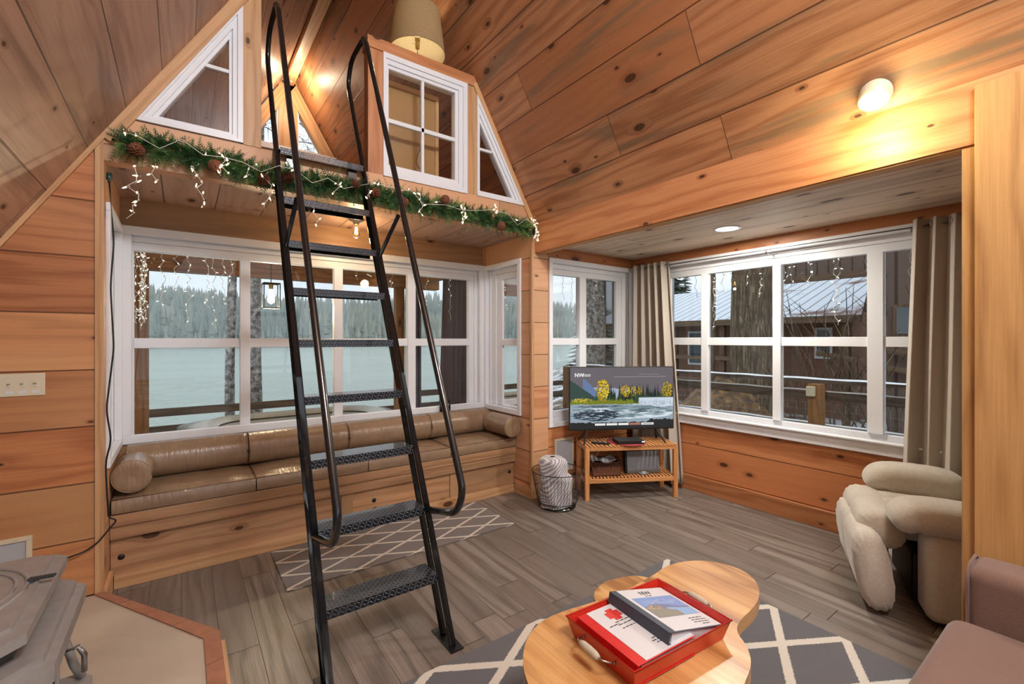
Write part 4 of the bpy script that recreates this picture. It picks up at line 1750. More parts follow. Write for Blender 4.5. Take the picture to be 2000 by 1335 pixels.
M['lin'] = shade_mat()
g = G('cream shade lining')
_n = g.noise(g.obj(), 40, 2)
_c = g.mix(_n, c(240, 230, 200), c(250, 242, 216))
_mx = g.node('ShaderNodeMixShader', {0: .3, 1: g.node('ShaderNodeBsdfDiffuse', {'Color': _c}).outputs[0], 2: g.node('ShaderNodeBsdfTranslucent', {'Color': _c}).outputs[0]})
g.node('ShaderNodeOutputMaterial', {'Surface': _mx.outputs[0]})
M['cream'] = g.mat
lp = E('table_lamp', 'linen drum-shade lamp glowing on top of the loft half wall', 'lamp', (1.535, 3.40, 3.756))
b = MB()
LCX, LCY = 1.535, 3.40
b.lathe([(.222, 3.80), (.178, 4.14)], (LCX, LCY, 0), M['lin'], 48)
b.build('shade', lp)
b = MB()
b.lathe([(.219, 3.801), (.176, 4.139)], (LCX, LCY, 0), M['cream'], 48)
b.tube([(LCX + .2225 * math.cos(t), LCY + .2225 * math.sin(t), 3.80) for t in [2 * PI * k / 48 for k in range(48)]], .003, M['lin'], 6, closed=True)
b.build('lining', lp)
b = MB()
b.box(LCX - .07, LCY - .03, 3.756, LCX + .09, LCY + .03, 3.785, M['brassd'])
b.build('base', lp, bevel=.003)
b = MB()
b.tube([(LCX, LCY, 3.785), (LCX, LCY, 3.86)], .006, M['brassd'], 10)
b.lathe([(0, 3.84), (.016, 3.845), (.018, 3.89), (.012, 3.90), (.02, 3.905), (.02, 3.93), (0, 3.935)], (LCX, LCY, 0), M['brassd'], 16)
b.tube([(LCX, LCY, 3.87), (LCX - .035, LCY, 3.875)], .002, M['brassd'], 6)
b.build('socket', lp)
M['bulbhot'] = emit('lit bulb', (1, .78, .45, 1), 14)
b = MB()
b.lathe([(.0, 3.935), (.014, 3.94), (.03, 3.98), (.026, 4.01), (0, 4.03)], (LCX, LCY, 0), M['bulbhot'], 16)
b.build('bulb', lp)

# edison bulb on the alcove ceiling
M['bulbglass'] = glassy('amber bulb glass', (1, .86, .6, 1), 1.0)
M['filament'] = emit('hot filament', (1, .62, .25, 1), 30)
ed = E('ceiling_bulb_lamp', 'bare filament bulb in a cream holder under the alcove ceiling', 'lamp', (1.17, 3.80, 2.5))
b = MB()
b.lathe([(0, 2.5), (.055, 2.5), (.055, 2.485), (.03, 2.478), (.022, 2.455), (0, 2.455)], (1.17, 3.80, 0), M['ivory'], 24)
b.build('holder', ed)
b = MB()
b.lathe([(.012, 2.458), (.014, 2.44), (.03, 2.39), (.029, 2.365), (.016, 2.345), (0, 2.340)], (1.17, 3.80, 0), M['bulbglass'], 20)
b.build('bulb', ed)
b = MB()
for k in range(6):
    t = k * PI / 3
    b.tube([(1.17 + .006 * math.cos(t), 3.8 + .006 * math.sin(t), 2.435), (1.17 + .013 * math.cos(t), 3.8 + .013 * math.sin(t), 2.375)], .0016, M['filament'], 5)
b.build('filament', ed)

# gable bulb far in the loft
gb = E('loft_bulb_lamp', 'small bare bulb glowing high on the far loft gable', 'lamp', (1.2, 6.72, 5.02))
b = MB()
b.lathe([(0, 0), (.03, 0), (.03, .05), (0, .05)], (1.2, 6.80, 5.02), M['ivory'], 14, (0, -1, 0))
b.build('holder', gb)
b = MB()
b.lathe([(0, 0), (.016, .005), (.032, .04), (.028, .07), (0, .09)], (1.2, 6.75, 5.02), M['bulbhot'], 14, (0, -1, 0))
b.build('bulb', gb)

# recessed downlight
rd = E('recessed_light', 'round recessed downlight glowing in the bay ceiling', 'ceiling light', (3.57, 1.94, 2.40))
b = MB()
b.lathe([(.085, 2.394), (.105, 2.394), (.108, 2.40)], (3.57, 1.94, 0), M['white'], 40)
b.build('trim_ring', rd)
M['led'] = emit('led disc', (1, .93, .82, 1), 3.2)
b = MB()
b.lathe([(0, 2.3965), (.086, 2.3965)], (3.57, 1.94, 0), M['led'], 40)
b.build('lens', rd)

# ball spotlight on the roof slope
nrm = Vector((-SR, 0, -1)).normalized()
base = Vector((2.658, .717, 2.664))
aim = (nrm * .35 + Vector((-.25, -.10, -1))).normalized()
sp = E('ceiling_spotlight', 'white round swivel spotlight glowing on the sloping board ceiling', 'spotlight', base)
b = MB()
b.lathe([(0, 0), (.062, 0), (.066, .012), (.066, .03), (.05, .05), (0, .055)], base, M['ivory'], 32, nrm)
b.build('mount', sp)
b = MB()
pc = base + nrm * .04
b.lathe([(0, -.045), (.045, -.04), (.06, -.005), (.06, .035), (.052, .037)], pc, M['ivory'], 32, aim)
b.build('head', sp)
b = MB()
M['led2'] = emit('spot lens', (1, .92, .75, 1), 8)
b.lathe([(0, .037), (.051, .037)], pc, M['led2'], 32, aim)
b.build('lens', sp)
SPOT = pc + aim * .045

# loft storage panel behind the four-pane window
pn = E('leaning_panel', 'framed tan board leaning in the loft behind the four-pane window', 'panel', (1.55, 3.62, 2.743))
b = MB()
b.box(1.27, 3.56, 2.745, 1.80, 3.575, 3.60, plain('tan board', c(176, 132, 80), .7, nscale=3, var=.1))
b.build('board', pn)
b = MB()
for q in ((1.27, 3.56, 1.80, 3.60), (1.27, 2.745, 1.80, 2.785), (1.27, 2.785, 1.30, 3.56), (1.77, 2.785, 1.80, 3.56)):
    b.box(q[0], 3.548, q[1], q[2], 3.56, q[3], M['trim'])
b.build('edge_frame', pn)
b = MB()
bez.r = .05
b.tube(bez([(1.62, 3.5, 3.75), (1.63, 3.5, 3.4), (1.60, 3.48, 3.1), (1.55, 3.48, 2.95), (1.66, 3.48, 2.85), (1.72, 3.5, 2.80), (1.65, 3.5, 2.76), (1.75, 3.5, 2.75)], 5), .003, M['blackm'], 6)
tag(b.build('lamp_cable'), 'thin dark cable hanging behind the four-pane loft window', 'cable')

# bottles on the sill
for i, (x, h, r) in enumerate(((2.13, .13, .022), (2.20, .10, .024))):
    bt = E('small_bottle', ['taller slim dark bottle standing on the lake window sill', 'shorter stout dark bottle standing on the lake window sill'][i], 'bottle', (x, 4.12, .775), group='bottles on the sill')
    b = MB()
    b.lathe([(0, 0), (r, 0), (r, h * .62), (r * .5, h * .75), (r * .45, h * .9), (0, h * .9)], (x, 4.125, .776), plain('dark glass', c(30, 28, 30), .15, bump=0), 18)
    b.build('body', bt)
    b = MB()
    b.lathe([(0, h * .9), (r * .55, h * .9), (r * .55, h * 1.08), (0, h * 1.08)], (x, 4.125, .776), M['blackm'], 14)
    b.build('cap', bt)

# ------------------------------------------------------------------ hearth and stove
he = E('hearth_platform', 'raised grey stone hearth slab with a red brick edge under the stove', 'hearth', (-.6, 2.4, 0))
HP = [(-.342, 3.325), (.147, 2.56), (.147, 1.2), (-1.3, 1.2), (-1.3, 3.325)]
inner_ = [(-.385, 3.325), (.082, 2.535), (.082, 1.2), (-1.3, 1.2), (-1.3, 3.325)]
b = MB()
b.prism(inner_[::-1], .0, .113, M['stone'])
b.build('slab', he)
b = MB()
for (p, q, ip, iq) in ((HP[0], HP[1], inner_[0], inner_[1]), (HP[1], HP[2], inner_[1], inner_[2])):
    n = max(2, int(math.dist(p, q) / .22))
    for i in range(n):
        t0, t1 = i / n + (.003 if i else 0), (i + 1) / n - .003
        L = lambda a, c_, t: (a[0] + (c_[0] - a[0]) * t, a[1] + (c_[1] - a[1]) * t)
        b.prism([L(p, q, t0), L(p, q, t1), L(ip, iq, t1), L(ip, iq, t0)], 0.0, .12, M['brick'])
b.build('brick_edge', he, bevel=.003)
b = MB()
b.box(.147, 1.2, 0, .165, 2.53, .085, M['trim'], 1)
b.build('wood_edge', he)

M['iron'] = plain('grey cast iron', c(156, 154, 152), .45, .25, nscale=26, var=.18, bump=.25)
M['irond'] = plain('dark cast iron', c(60, 60, 62), .5, .2, nscale=26, var=.25, bump=.25)
sv = E('wood_stove', 'grey cast iron wood stove on the stone hearth', 'stove', (-.65, 2.1, .114))
# top plate: octagonal, front faces +x
def oct_(x0, x1, y0, y1, ch):
    return [(x0, y0), (x1 - ch, y0), (x1, y0 + ch), (x1, y1 - ch * .4), (x1 - ch * .4, y1), (x0, y1)]


b = MB()
b.prism(oct_(-.95, -.34, 1.66, 2.36, .11), .675, .705, M['iron'])
b.prism(oct_(-.95, -.375, 1.70, 2.34, .10), .705, .718, M['iron'])
b.build('top_plate', sv, bevel=.006)
b = MB()
for r, q in ((.23, .006), (.205, .004)):
    b.tube([(-.64 + r * math.cos(t) * 1.05, 2.06 + r * 1.12 * math.sin(t), .719) for t in [2 * PI * k / 48 for k in range(48)]], q, M['iron'], 8, closed=True)
b.build('lid_ring', sv)
b = MB()
b.bar((-.40, 2.10, .727), (-.335, 2.085, .729), .018, .008, M['irond'])
b.box(-.395, 2.085, .716, -.385, 2.115, .726, M['irond'])
b.build('lid_lifter', sv, bevel=.002)
b = MB()
b.prism(oct_(-.95, -.375, 1.72, 2.33, .09), .25, .675, M['irond'])
b.build('firebox', sv, bevel=.004)
b = MB()
b.prism(oct_(-.95, -.285, 1.64, 2.33, .12), .555, .60, M['iron'])
b.prism(oct_(-.95, -.31, 1.67, 2.31, .11), .60, .625, M['iron'])
b.build('shoulder_ledge', sv, bevel=.006)
b = MB()
b.prism(oct_(-.95, -.27, 1.64, 2.33, .1), .21, .25, M['iron'])
b.prism(oct_(-.95, -.25, 1.8, 2.2, .04), .185, .21, M['irond'])
b.build('ash_lip', sv, bevel=.005)
b = MB()
b.box(-.375, 1.80, .28, -.345, 2.20, .53, M['iron'])
b.box(-.345, 1.84, .32, -.338, 2.16, .49, M['blackm'])
for y in (1.9, 2.0, 2.1):
    b.box(-.342, y - .008, .32, -.328, y + .008, .49, M['iron'])
b.build('door', sv, bevel=.004)
b = MB()
b.tube([(-.345, 2.22, .40), (-.30, 2.23, .40), (-.285, 2.24, .36), (-.285, 2.24, .30)], .009, M['steel'], 8)
b.build('door_handle', sv)
for (x, y) in ((-.34, 1.74), (-.34, 2.27), (-.88, 1.74), (-.88, 2.27)):
    b = MB()
    b.tube([(x, y, .19), (x + .02, y, .15), (x + .0, y, .114)], [.03, .022, .02], M['iron'], 10)
    b.build('leg', sv)
for y in (1.70, 2.30):
    b = MB()
    b.tube([(-.375, y, .55), (-.33, y, .50), (-.345, y, .40), (-.32, y, .30), (-.30, y, .25)], .014, M['iron'], 8)
    b.build('corner_scroll', sv)

# ------------------------------------------------------------------ recliner
rc = E('recliner', 'beige velour recliner chair with padded rolls in the window bay', 'armchair', (3.08, .60, 0), math.radians(25))


def pad(path, w, h, mat, name, parent, n=20, seam=0, taper=True):
    """rounded padded roll: path in (x, y, z) local, w half width along local x-ish axis, h half thickness"""
    P = [Vector(p) for p in path]
    b = MB()
    N = len(P)
    # resample with catmull
    Q = []
    for i in range(N - 1):
        p0, p1, p2, p3 = P[max(i - 1, 0)], P[i], P[i + 1], P[min(i + 2, N - 1)]
        for k in range(6):
            t = k / 6
            Q.append(.5 * ((2 * p1) + (p2 - p0) * t + (2 * p0 - 5 * p1 + 4 * p2 - p3) * t * t + (3 * p1 - p0 - 3 * p2 + p3) * t ** 3))
    Q.append(P[-1])
    N = len(Q)
    tot = sum((Q[i + 1] - Q[i]).length for i in range(N - 1))
    i0 = len(b.v)
    acc = 0
    X = Vector((1, 0, 0))
    rings = []
    for i, p in enumerate(Q):
        d = (Q[min(i + 1, N - 1)] - Q[max(i - 1, 0)]).normalized()
        s = (X - d * X.dot(d)).normalized()
        u = s.cross(d).normalized()
        if i:
            acc += (Q[i] - Q[i - 1]).length
        e = min(acc, tot - acc)
        rr = math.sqrt(max(0.0, 1 - (1 - min(1, e / (h * 1.2))) ** 2)) if taper else 1
        rr = max(rr, .02)
        ring = []
        for k in range(n):
            t = 2 * PI * k / n
            cx, sx = math.cos(t), math.sin(t)
            sq = lambda v, q: math.copysign(abs(v) ** q, v)
            wr = 1 + .03 * mnoise.noise(Vector((i * .9, k * 1.3, 1)))
            ring.append(p + s * sq(cx, .62) * w * (1 - (1 - rr) * h / w) * wr + u * sq(sx, .85) * h * rr * wr)
        rings.append(ring)
    b.v = [tuple(v) for r in rings for v in r]
    mi = b.mat(mat)
    for i in range(N - 1):
        for k in range(n):
            kk = (k + 1) % n
            b.f.append((i * n + k, i * n + kk, (i + 1) * n + kk, (i + 1) * n + k))
            b.uv.append([(0, 0)] * 4)
            b.mi.append(mi)
            b.sm.append(True)
    for e, rv in ((0, 1), (N - 1, 0)):
        f = [e * n + k for k in range(n)]
        b.f.append(tuple(f[::-1] if rv else f))
        b.uv.append([(0, 0)] * n)
        b.mi.append(mi)
        b.sm.append(True)
    return b.build(name, parent, local=True, sub=1)


V = M['velour']
rc.location = (3.10, .61, 0)
# arms (x 0..0.26 near, far)
for (xa, yy, zz, hh) in ((.13, -.42, 0, .088), (.79, -.37, .02, .105)):
    pad([(xa, yy, .545 + zz), (xa, -.15, .56 + zz), (xa, .0, .56 + zz), (xa, .07, .54 + zz), (xa, .10, .47 + zz)], .14, hh, V, 'arm_pad', rc)
    b = MB()
    b.box(xa - .105, -.42, .03, xa + .105, .01, .50, V)
    b.build('arm_side', rc, local=True, bevel=.05, seg=5, smooth=True)
for i, xa in enumerate((.33, .49, .64)):
    pad([(xa, -.5, .41), (xa, -.2, .43), (xa, .06, .44), (xa, .18, .40), (xa, .205, .30), (xa, .14, .20)], .10, .085, V, 'seat_channel', rc)
def roll(x0, x1, cy, cz, ry, rz_, tilt, name, parent, mat, pinch=.0):
    b = MB()
    ct_, st_ = math.cos(tilt), math.sin(tilt)

    def f(u, v):
        x = x0 + (x1 - x0) * u
        e = min(x - x0, x1 - x) / .075
        k = math.sqrt(max(0, 1 - (1 - min(1, e)) ** 2))
        k *= 1 - pinch * math.exp(-((x - (x0 + x1) / 2) / .03) ** 2)
        t = 2 * PI * v
        sq = lambda q, w: math.copysign(abs(q) ** w, q)
        wr = 1 + (.035 * math.sin(t * 17) * max(0, 1 - e / 2)) + .02 * mnoise.noise(Vector((x * 9, math.cos(t) * 2, math.sin(t) * 2)))
        yy, zz = sq(math.cos(t), .8) * ry * k * wr, sq(math.sin(t), .75) * rz_ * (k ** .6) * wr
        return Vector((x, cy + yy * ct_ - zz * st_, cz + yy * st_ + zz * ct_))
    b.grid(f, 44, 48, mat)
    return b.build(name, parent, local=True, merge=True)


roll(.0, .76, .225, .235, .085, .215, -.16, 'footrest_roll', rc, V, .05)
roll(.14, .78, .165, .425, .115, .105, .1, 'seat_front_roll', rc, V, .04)
for z, y in ((.62, -.46), (.82, -.48), (1.0, -.50)):
    pad([(.24, y, z), (.28, y, z), (.5, y + .02, z), (.66, y, z), (.70, y, z)], .12, .07, V, 'back_roll', rc)
b = MB()
b.box(.25, -.45, .04, .72, .02, .30, M['blackm'])
b.box(.2, -.55, .1, .7, -.46, .95, V)
b.build('base', rc, local=True, bevel=.02)

# ------------------------------------------------------------------ sofa
so = E('sofa', 'mauve brown microfibre sofa at the lower right edge of the room', 'sofa', (1.7, -.05, 0))
b = MB()
b.box(.86, -.52, .08, 2.42, .37, .29, M['mauve'])
b.build('base', so, bevel=.02, seg=3)
b = MB()
b.box(.86, -.42, .285, 2.415, .425, .445, M['mauve'])
b.build('seat_cushion', so, bevel=.055, seg=6, smooth=True)
b = MB()
b.box(2.42, -.55, .06, 2.635, .385, .635, M['mauve'])
b.build('arm', so, bevel=.05, seg=6, smooth=True)
b = MB()
bez.r = .04
for x in (2.44, 2.615):
    pass
b.tube(bez([(2.425, .375, .12), (2.425, .375, .59), (2.47, .375, .632), (2.60, .375, .632), (2.63, .375, .59), (2.63, .375, .12)], 5), .006, M['mauve'], 8)
b.build('piping', so)
b = MB()
b.box(.86, -.75, .3, 2.6, -.5, .9, M['mauve'])
b.build('backrest', so, bevel=.07, seg=5, smooth=True)
b = MB()
b.box(.66, -.55, .06, .86, .385, .635, M['mauve'])
b.build('arm', so, bevel=.05, seg=6, smooth=True)
for (x, y) in ((.9, .3), (2.5, .3), (.9, -.5), (2.5, -.5)):
    b = MB()
    b.tube([(x, y, .014), (x, y, .08)], .025, M['blackm'], 10)
    b.build('leg', so)

# ================================================================== OUTSIDE
# ------------------------------------------------------------------ lake, ground, hills
def water():
    g = G('lake water')
    o = g.obj()
    x, y, z = g.sep(o)
    n = g.noise(g.comb(g.m('MULTIPLY', x, .8), g.m('MULTIPLY', y, 2.0)), 1, 4, .6)
    n2 = g.noise(g.comb(g.m('MULTIPLY', x, .02), g.m('MULTIPLY', y, .05)), 1, 3)
    col = g.mix(n2, c(132, 146, 132), c(172, 182, 172))
    return g.out(col, .2, 0, g.bump(n, .8, .3), spec=.5)


m = MB()
m.face([(-900, 8.6, -3), (900, 8.6, -3), (900, 420, -3), (-900, 420, -3)], [(0, 0)] * 4, water())
tag(m.build('lake'), 'wide grey green lake below the wooded hills', 'lake', kind='stuff')


def ground():
    g = G('snow patched earth')
    o = g.obj()
    n = g.noise(o, .9, 6, .65)
    n2 = g.noise(o, 9, 4, .6)
    e = g.mix(n2, c(92, 78, 64), c(154, 134, 112))
    s = g.step(g.m('ADD', g.m('MULTIPLY', n, .7), g.m('MULTIPLY', n2, .3)), .47, .53)
    return g.out(g.mix(s, e, c(232, 236, 242)), .85, 0, g.bump(n2, .8, .1))


def gh(x, y):
    z = -.75
    if y > 7.2 and x < 9:
        z -= (y - 7.2) * .9
    if y > x * .9 + 2:
        z -= max(0, (y - (x * .9 + 2))) * .25
    z += .12 * mnoise.noise(Vector((x * .4, y * .4, 0)))
    return max(z, -3.6)


m = MB()
m.grid(lambda u, v: Vector((-25 + 100 * u, -25 + 75 * v, gh(-25 + 100 * u, -25 + 75 * v))), 80, 60, ground())
S(m, 'ground')
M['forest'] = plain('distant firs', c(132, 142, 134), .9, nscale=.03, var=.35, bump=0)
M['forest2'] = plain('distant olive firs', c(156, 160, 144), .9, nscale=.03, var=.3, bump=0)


def hz(x, y):
    t = (y - 300) / 260
    return -3 + 66 * t ** .8 * (1 - .25 * math.sin(x * .008 + 1)) * (.9 + .2 * mnoise.noise(Vector((x * .006, y * .004, 0)))) - max(0, (x - 100)) * .05 * t


m = MB()
m.grid(lambda u, v: Vector((-700 + 1700 * u, 300 + 260 * v, hz(-700 + 1700 * u, 300 + 260 * v))), 60, 14, M['forest'])
S(m, 'hillside')
m = MB()
rnd = random.Random(2)
for i in range(9000):
    y = 301 + 250 * rnd.random() ** 1.3
    x = rnd.uniform(-520, 800) * (y / 420)
    z = hz(x, y) - 1
    h = rnd.uniform(7, 17)
    r = h * .17
    mt_ = M['forest'] if mnoise.noise(Vector((x * .015, y * .02, 4))) + rnd.uniform(-.3, .3) < .1 else M['forest2']
    a0 = rnd.random() * 3
    for (zz, rr, hh_) in ((.08, 1.0, .6), (.42, .7, .58)):
        P = [Vector((x + math.cos(a0 + k * PI * 2 / 5) * r * rr, y + math.sin(a0 + k * PI * 2 / 5) * r * rr, z + h * zz)) for k in range(5)]
        T_ = Vector((x, y, z + h * (zz + hh_)))
        for k in range(5):
            m.face([P[k], P[(k + 1) % 5], T_], [(0, 0)] * 3, mt_)
tag(m.build('hillside_forest'), 'misty conifer forest covering the hills across the lake', 'forest', kind='stuff')
# low cloud over the far shore
fg = bpy.data.materials.new('low cloud')
fg.use_nodes = True
fg.node_tree.nodes.clear()
fo = fg.node_tree.nodes.new('ShaderNodeOutputMaterial')
fv = fg.node_tree.nodes.new('ShaderNodeVolumeScatter')
fv.inputs['Color'].default_value = (1, 1, 1, 1)
fv.inputs['Density'].default_value = .0016
fg.node_tree.links.new(fv.outputs[0], fo.inputs['Volume'])
m = MB()
m.obox((-800, 310, 34), (2000, 0, 0), (0, 260, 0), (0, 0, 60), fg, 0)
tag(m.build('low_cloud'), 'pale low cloud hiding the top of the wooded hills', 'cloud', kind='stuff')
fg2 = fg.copy()
fg2.node_tree.nodes['Volume Scatter'].inputs['Density'].default_value = .0008
m = MB()
m.obox((-700, 120, -2.9), (1800, 0, 0), (0, 400, 0), (0, 0, 28.8), fg2, 0)
tag(m.build('lake_mist'), 'thin pale mist hanging low over the far shore of the lake', 'mist', kind='stuff')

# ------------------------------------------------------------------ porch
m = MB()
m.box(-1.2, YL + .12, -.40, 3.4, 6.95, -.30, M['oldwood'], 0)
S(m, 'floor_porch')
for x, nm in ((-.44, 'weathered wooden porch post seen at the left of the lake window'), (2.68, 'wooden porch post beside the narrow outdoor curtain')):
    m = MB()
    m.box(x, 6.70, -.30, x + .13, 6.83, 2.31, M['outwood'], 2)
    tag(m.build('porch_post', bevel=.006), nm, 'post')
m = MB()
m.box(-.9, 6.68, 2.31, 3.4, 6.85, 2.54, M['outwood'], 0)
tag(m.build('porch_beam', bevel=.005), 'long brown porch beam across the top of the lake view', 'beam')
m = MB()
m.box(2.84, YL + .2, 2.33, 2.96, 6.68, 2.54, M['outwood'], 1)
tag(m.build('porch_beam', bevel=.005), 'short side porch beam running out from the cabin above the wide outdoor curtain', 'beam')
rl = E('porch_railing', 'grey wet wooden railing along the lake side of the porch', 'railing', (3, 6.9, -.3))
for z0, z1, d in ((.576, .672, .03), (.34, .465, .03), (-.0, .10, .03)):
    m = MB()
    m.box(-2.0, 6.86, z0, 9.0, 6.86 + d, z1, M['oldwood'], 0)
    m.build('rail_board', rl)
for x in (-1.2, 4.6, 6.6, 8.6):
    m = MB()
    m.box(x, 6.89, -.5, x + .09, 6.97, .70, M['oldwood'], 2)
    m.build('post', rl)

M['acryl'] = plain('mottled tub acrylic', c(150, 150, 144), .3, nscale=12, var=.2, bump=0)
M['tubw'] = plain('tub skirt', c(118, 112, 104), .6, bump=0)
ht = E('hot_tub', 'grey hot tub with a rounded rim on the porch', 'hot tub', (1.1, 5.3, -.3))


def rrect(x0, x1, y0, y1, r, n=8):
    out = []
    for (cx, cy, a) in ((x1 - r, y0 + r, -PI / 2), (x1 - r, y1 - r, 0), (x0 + r, y1 - r, PI / 2), (x0 + r, y0 + r, PI)):
        for k in range(n + 1):
            t = a + PI / 2 * k / n
            out.append((cx + r * math.cos(t), cy + r * math.sin(t)))
    return out


m = MB()
m.prism(rrect(0.0, 2.15, 4.55, 6.10, .35), -.3, .56, M['tubw'])
m.build('skirt', ht)
m = MB()
A, B_ = rrect(-.04, 2.2, 4.5, 6.15, .4), rrect(.22, 1.94, 4.75, 5.9, .35)
n = len(A)
for i in range(n):
    j = (i + 1) % n
    m.face([(*A[i], .60), (*A[j], .60), (*B_[j], .665), (*B_[i], .665)], [(0, 0)] * 4, M['acryl'], True)
    m.face([(*A[i], .54), (*A[j], .54), (*A[j], .60), (*A[i], .60)], [(0, 0)] * 4, M['acryl'], True)
    m.face([(*B_[i], .665), (*B_[j], .665), (B_[j][0] * .9 + .108, B_[j][1] * .9 + .53, .61), (B_[i][0] * .9 + .108, B_[i][1] * .9 + .53, .61)], [(0, 0)] * 4, M['acryl'], True)
m.build('rim', ht, merge=True)
m = MB()
m.prism([(p[0] * .9 + .108, p[1] * .9 + .53) for p in B_], .59, .60, plain('grey tub water', c(120, 124, 120), .1, nscale=6, var=.2, bump=.1))
m.build('water', ht)

# hanging lantern
la = E('porch_lantern', 'square black wire lantern with a glowing bulb hanging on the porch', 'lantern', (.71, 5.0, 2.62))
m = MB()
m.tube([(.71, 5.0, 2.62), (.71, 5.0, 2.05)], .005, M['blackm'], 6)
for sx in (-.07, .07):
    for sy in (-.07, .07):
        m.bar((.71 + sx, 5.0 + sy, 1.81), (.71 + sx, 5.0 + sy, 2.05), .009, .009, M['blackm'])
for z in (1.81, 2.05):
    m.tube([(.64, 4.93, z), (.78, 4.93, z), (.78, 5.07, z), (.64, 5.07, z)], .006, M['blackm'], 6, closed=True)
m.bar((.64, 5, 2.05), (.78, 5, 2.05), .01, .01, M['blackm'])
m.build('frame', la)
m = MB()
m.lathe([(.014, 2.0), (.016, 1.97), (.033, 1.90), (.03, 1.87), (0, 1.85)], (.71, 5, 0), M['bulbhot'], 16)
m.build('bulb', la)
m = MB()
m.lathe([(0, 2.045), (.02, 2.045), (.018, 1.995), (0, 1.995)], (.71, 5, 0), M['brassd'], 12)
m.build('socket', la)

oc = curtain('outdoor_curtain', 'wide purple grey outdoor curtain at the right side of the porch', 2.90, (4.62, 5.5), (4.62, 5.62), 2.32, -.2, 7, .045, M['curtout'], rings=False)
# narrow one by the post, turned along x
o2 = E('outdoor_curtain', 'narrow purple grey outdoor curtain tied by the right porch post', 'curtain', (2.9, 6.6, -.2), group=None)
m = MB()
m.grid(lambda u, v: Vector((2.79 + .26 * u + .0 * v, 6.62 + .035 * math.sin(u * 4 * 2 * PI) * (1 - .3 * v), -.2 + 2.5 * v)), 60, 12, M['curtout'])
m.build('panel', o2, solid=.003)

# ------------------------------------------------------------------ trees near the cabin
def bark(name, a, q, su, sv):
    g = G(name)
    u, v, _ = g.uv()
    n = g.noise(g.comb(g.m('MULTIPLY', u, su), g.m('MULTIPLY', v, sv)), 1, 5, .65, .4)
    n2 = g.noise(g.obj(), 5, 4, .6)
    e = g.step(g.m('ADD', g.m('MULTIPLY', n, .75), g.m('MULTIPLY', n2, .25)), .38, .62)
    return g.out(g.mix(e, a, q), .9, 0, g.bump(e, .9, .04))


M['bark'] = bark('rough grey bark', c(84, 76, 70), c(190, 182, 174), 9, 9)
M['barkb'] = bark('brown mossy bark', c(96, 78, 62), c(168, 148, 120), 2.2, 22)
M['firg'] = plain('snowy fir foliage', c(70, 82, 70), .9, nscale=3, var=.5, bump=0)


def tree_trunk(label, x, y, z0, z1, r, mat, lean=0.0, twigs=0, seed=0, tz=3.0):
    root = E('tree', label, 'tree', (x, y, z0))
    rnd = random.Random(seed)
    m = MB()
    pts = [(x + lean * t + .04 * math.sin(t * 9 + seed), y, z0 + (z1 - z0) * t) for t in [k / 14 for k in range(15)]]
    m.tube(pts, [r * (1.15 - .5 * k / 14) for k in range(15)], mat, 18)
    m.build('trunk', root)
    if twigs:
        m = MB()
        for i in range(twigs):
            z = rnd.uniform(tz, z1)
            a = rnd.uniform(0, 2 * PI)
            p = Vector((x, y, z))
            d = Vector((math.cos(a), math.sin(a) * .6, rnd.uniform(-.1, .4))).normalized()
            pts = [p]
            for k in range(7):
                d = (d + Vector((rnd.uniform(-.3, .3), rnd.uniform(-.3, .3), rnd.uniform(-.35, .2)))).normalized()
                pts.append(pts[-1] + d * .22)
                if k > 1:
                    for s in (0, 1, 2):
                        e = (d + Vector((rnd.uniform(-1, 1), rnd.uniform(-1, 1), rnd.uniform(-1, .6)))).normalized()
                        m.tube([pts[-1], pts[-1] + e * .12, pts[-1] + e * .22 + Vector((0, 0, -.03))], [.006, .004, .002], mat, 4)
            m.tube(pts, [.016 * (1 - k / 9) for k in range(8)], mat, 5)
        m.build('branches', root)
    return root


tree_trunk('slim grey tree trunk seen just left of the hanging lantern', 1.17, 10, -3.3, 9, .12, M['bark'], twigs=50, seed=1, tz=4.5)
tree_trunk('thin dark tree trunk half hidden by the first lake window mullion', .84, 11, -3.3, 9, .09, M['bark'], twigs=34, seed=2, tz=4.6)
tree_trunk('thick pale ringed tree trunk seen through the window behind the television', 10.55, 10.1, -3.3, 14, .42, M['bark'], seed=3)
tree_trunk('broad brown mossy tree trunk in the second pane of the bay window', 9.1, 4.45, -1.0, 12, .36, M['barkb'], seed=4)
tree_trunk('thin leaning reddish trunk left of the broad mossy tree', 8.6, 5.05, -1.0, 10, .09, M['barkb'], lean=.1, seed=5)
tree_trunk('dark distant trunk rising behind the snowy roof', 24, 17.5, -2, 16, .42, M['bark'], seed=6)

FIR = MB()
rnd = random.Random(8)
for k in range(34):
    t = k / 34
    z = .8 + 9 * t
    R_ = 2.1 * (1 - t) + .15
    nb = 13
    for i in range(nb):
        a = 2 * PI * i / nb + k * .9 + rnd.uniform(-.2, .2)
        d = Vector((math.cos(a), math.sin(a), 0))
        s = Vector((-math.sin(a), math.cos(a), 0))
        L = R_ * rnd.uniform(.7, 1.1)
        p = Vector((0, 0, z))
        q = p + d * L + Vector((0, 0, -.35 * L))
        w = .22 * L + .05
        FIR.face([p, p + d * L * .6 - s * w + Vector((0, 0, -.3 * L)), q, p + d * L * .6 + s * w + Vector((0, 0, -.3 * L))], [(0, 0)] * 4, M['firg'] if rnd.random() < .68 else M['snow'])
fir0 = E('fir_tree', 'nearest snow dusted fir tree, standing right behind the snowy roof', 'tree', (22, 15, -1.2), group='snowy firs behind the cabins')
FIR.build('foliage', fir0, local=True)
m = MB()
m.tube([(0, 0, 0), (0, 0, 9.6)], [.22, .03], M['bark'], 8)
m.build('trunk', fir0, local=True)
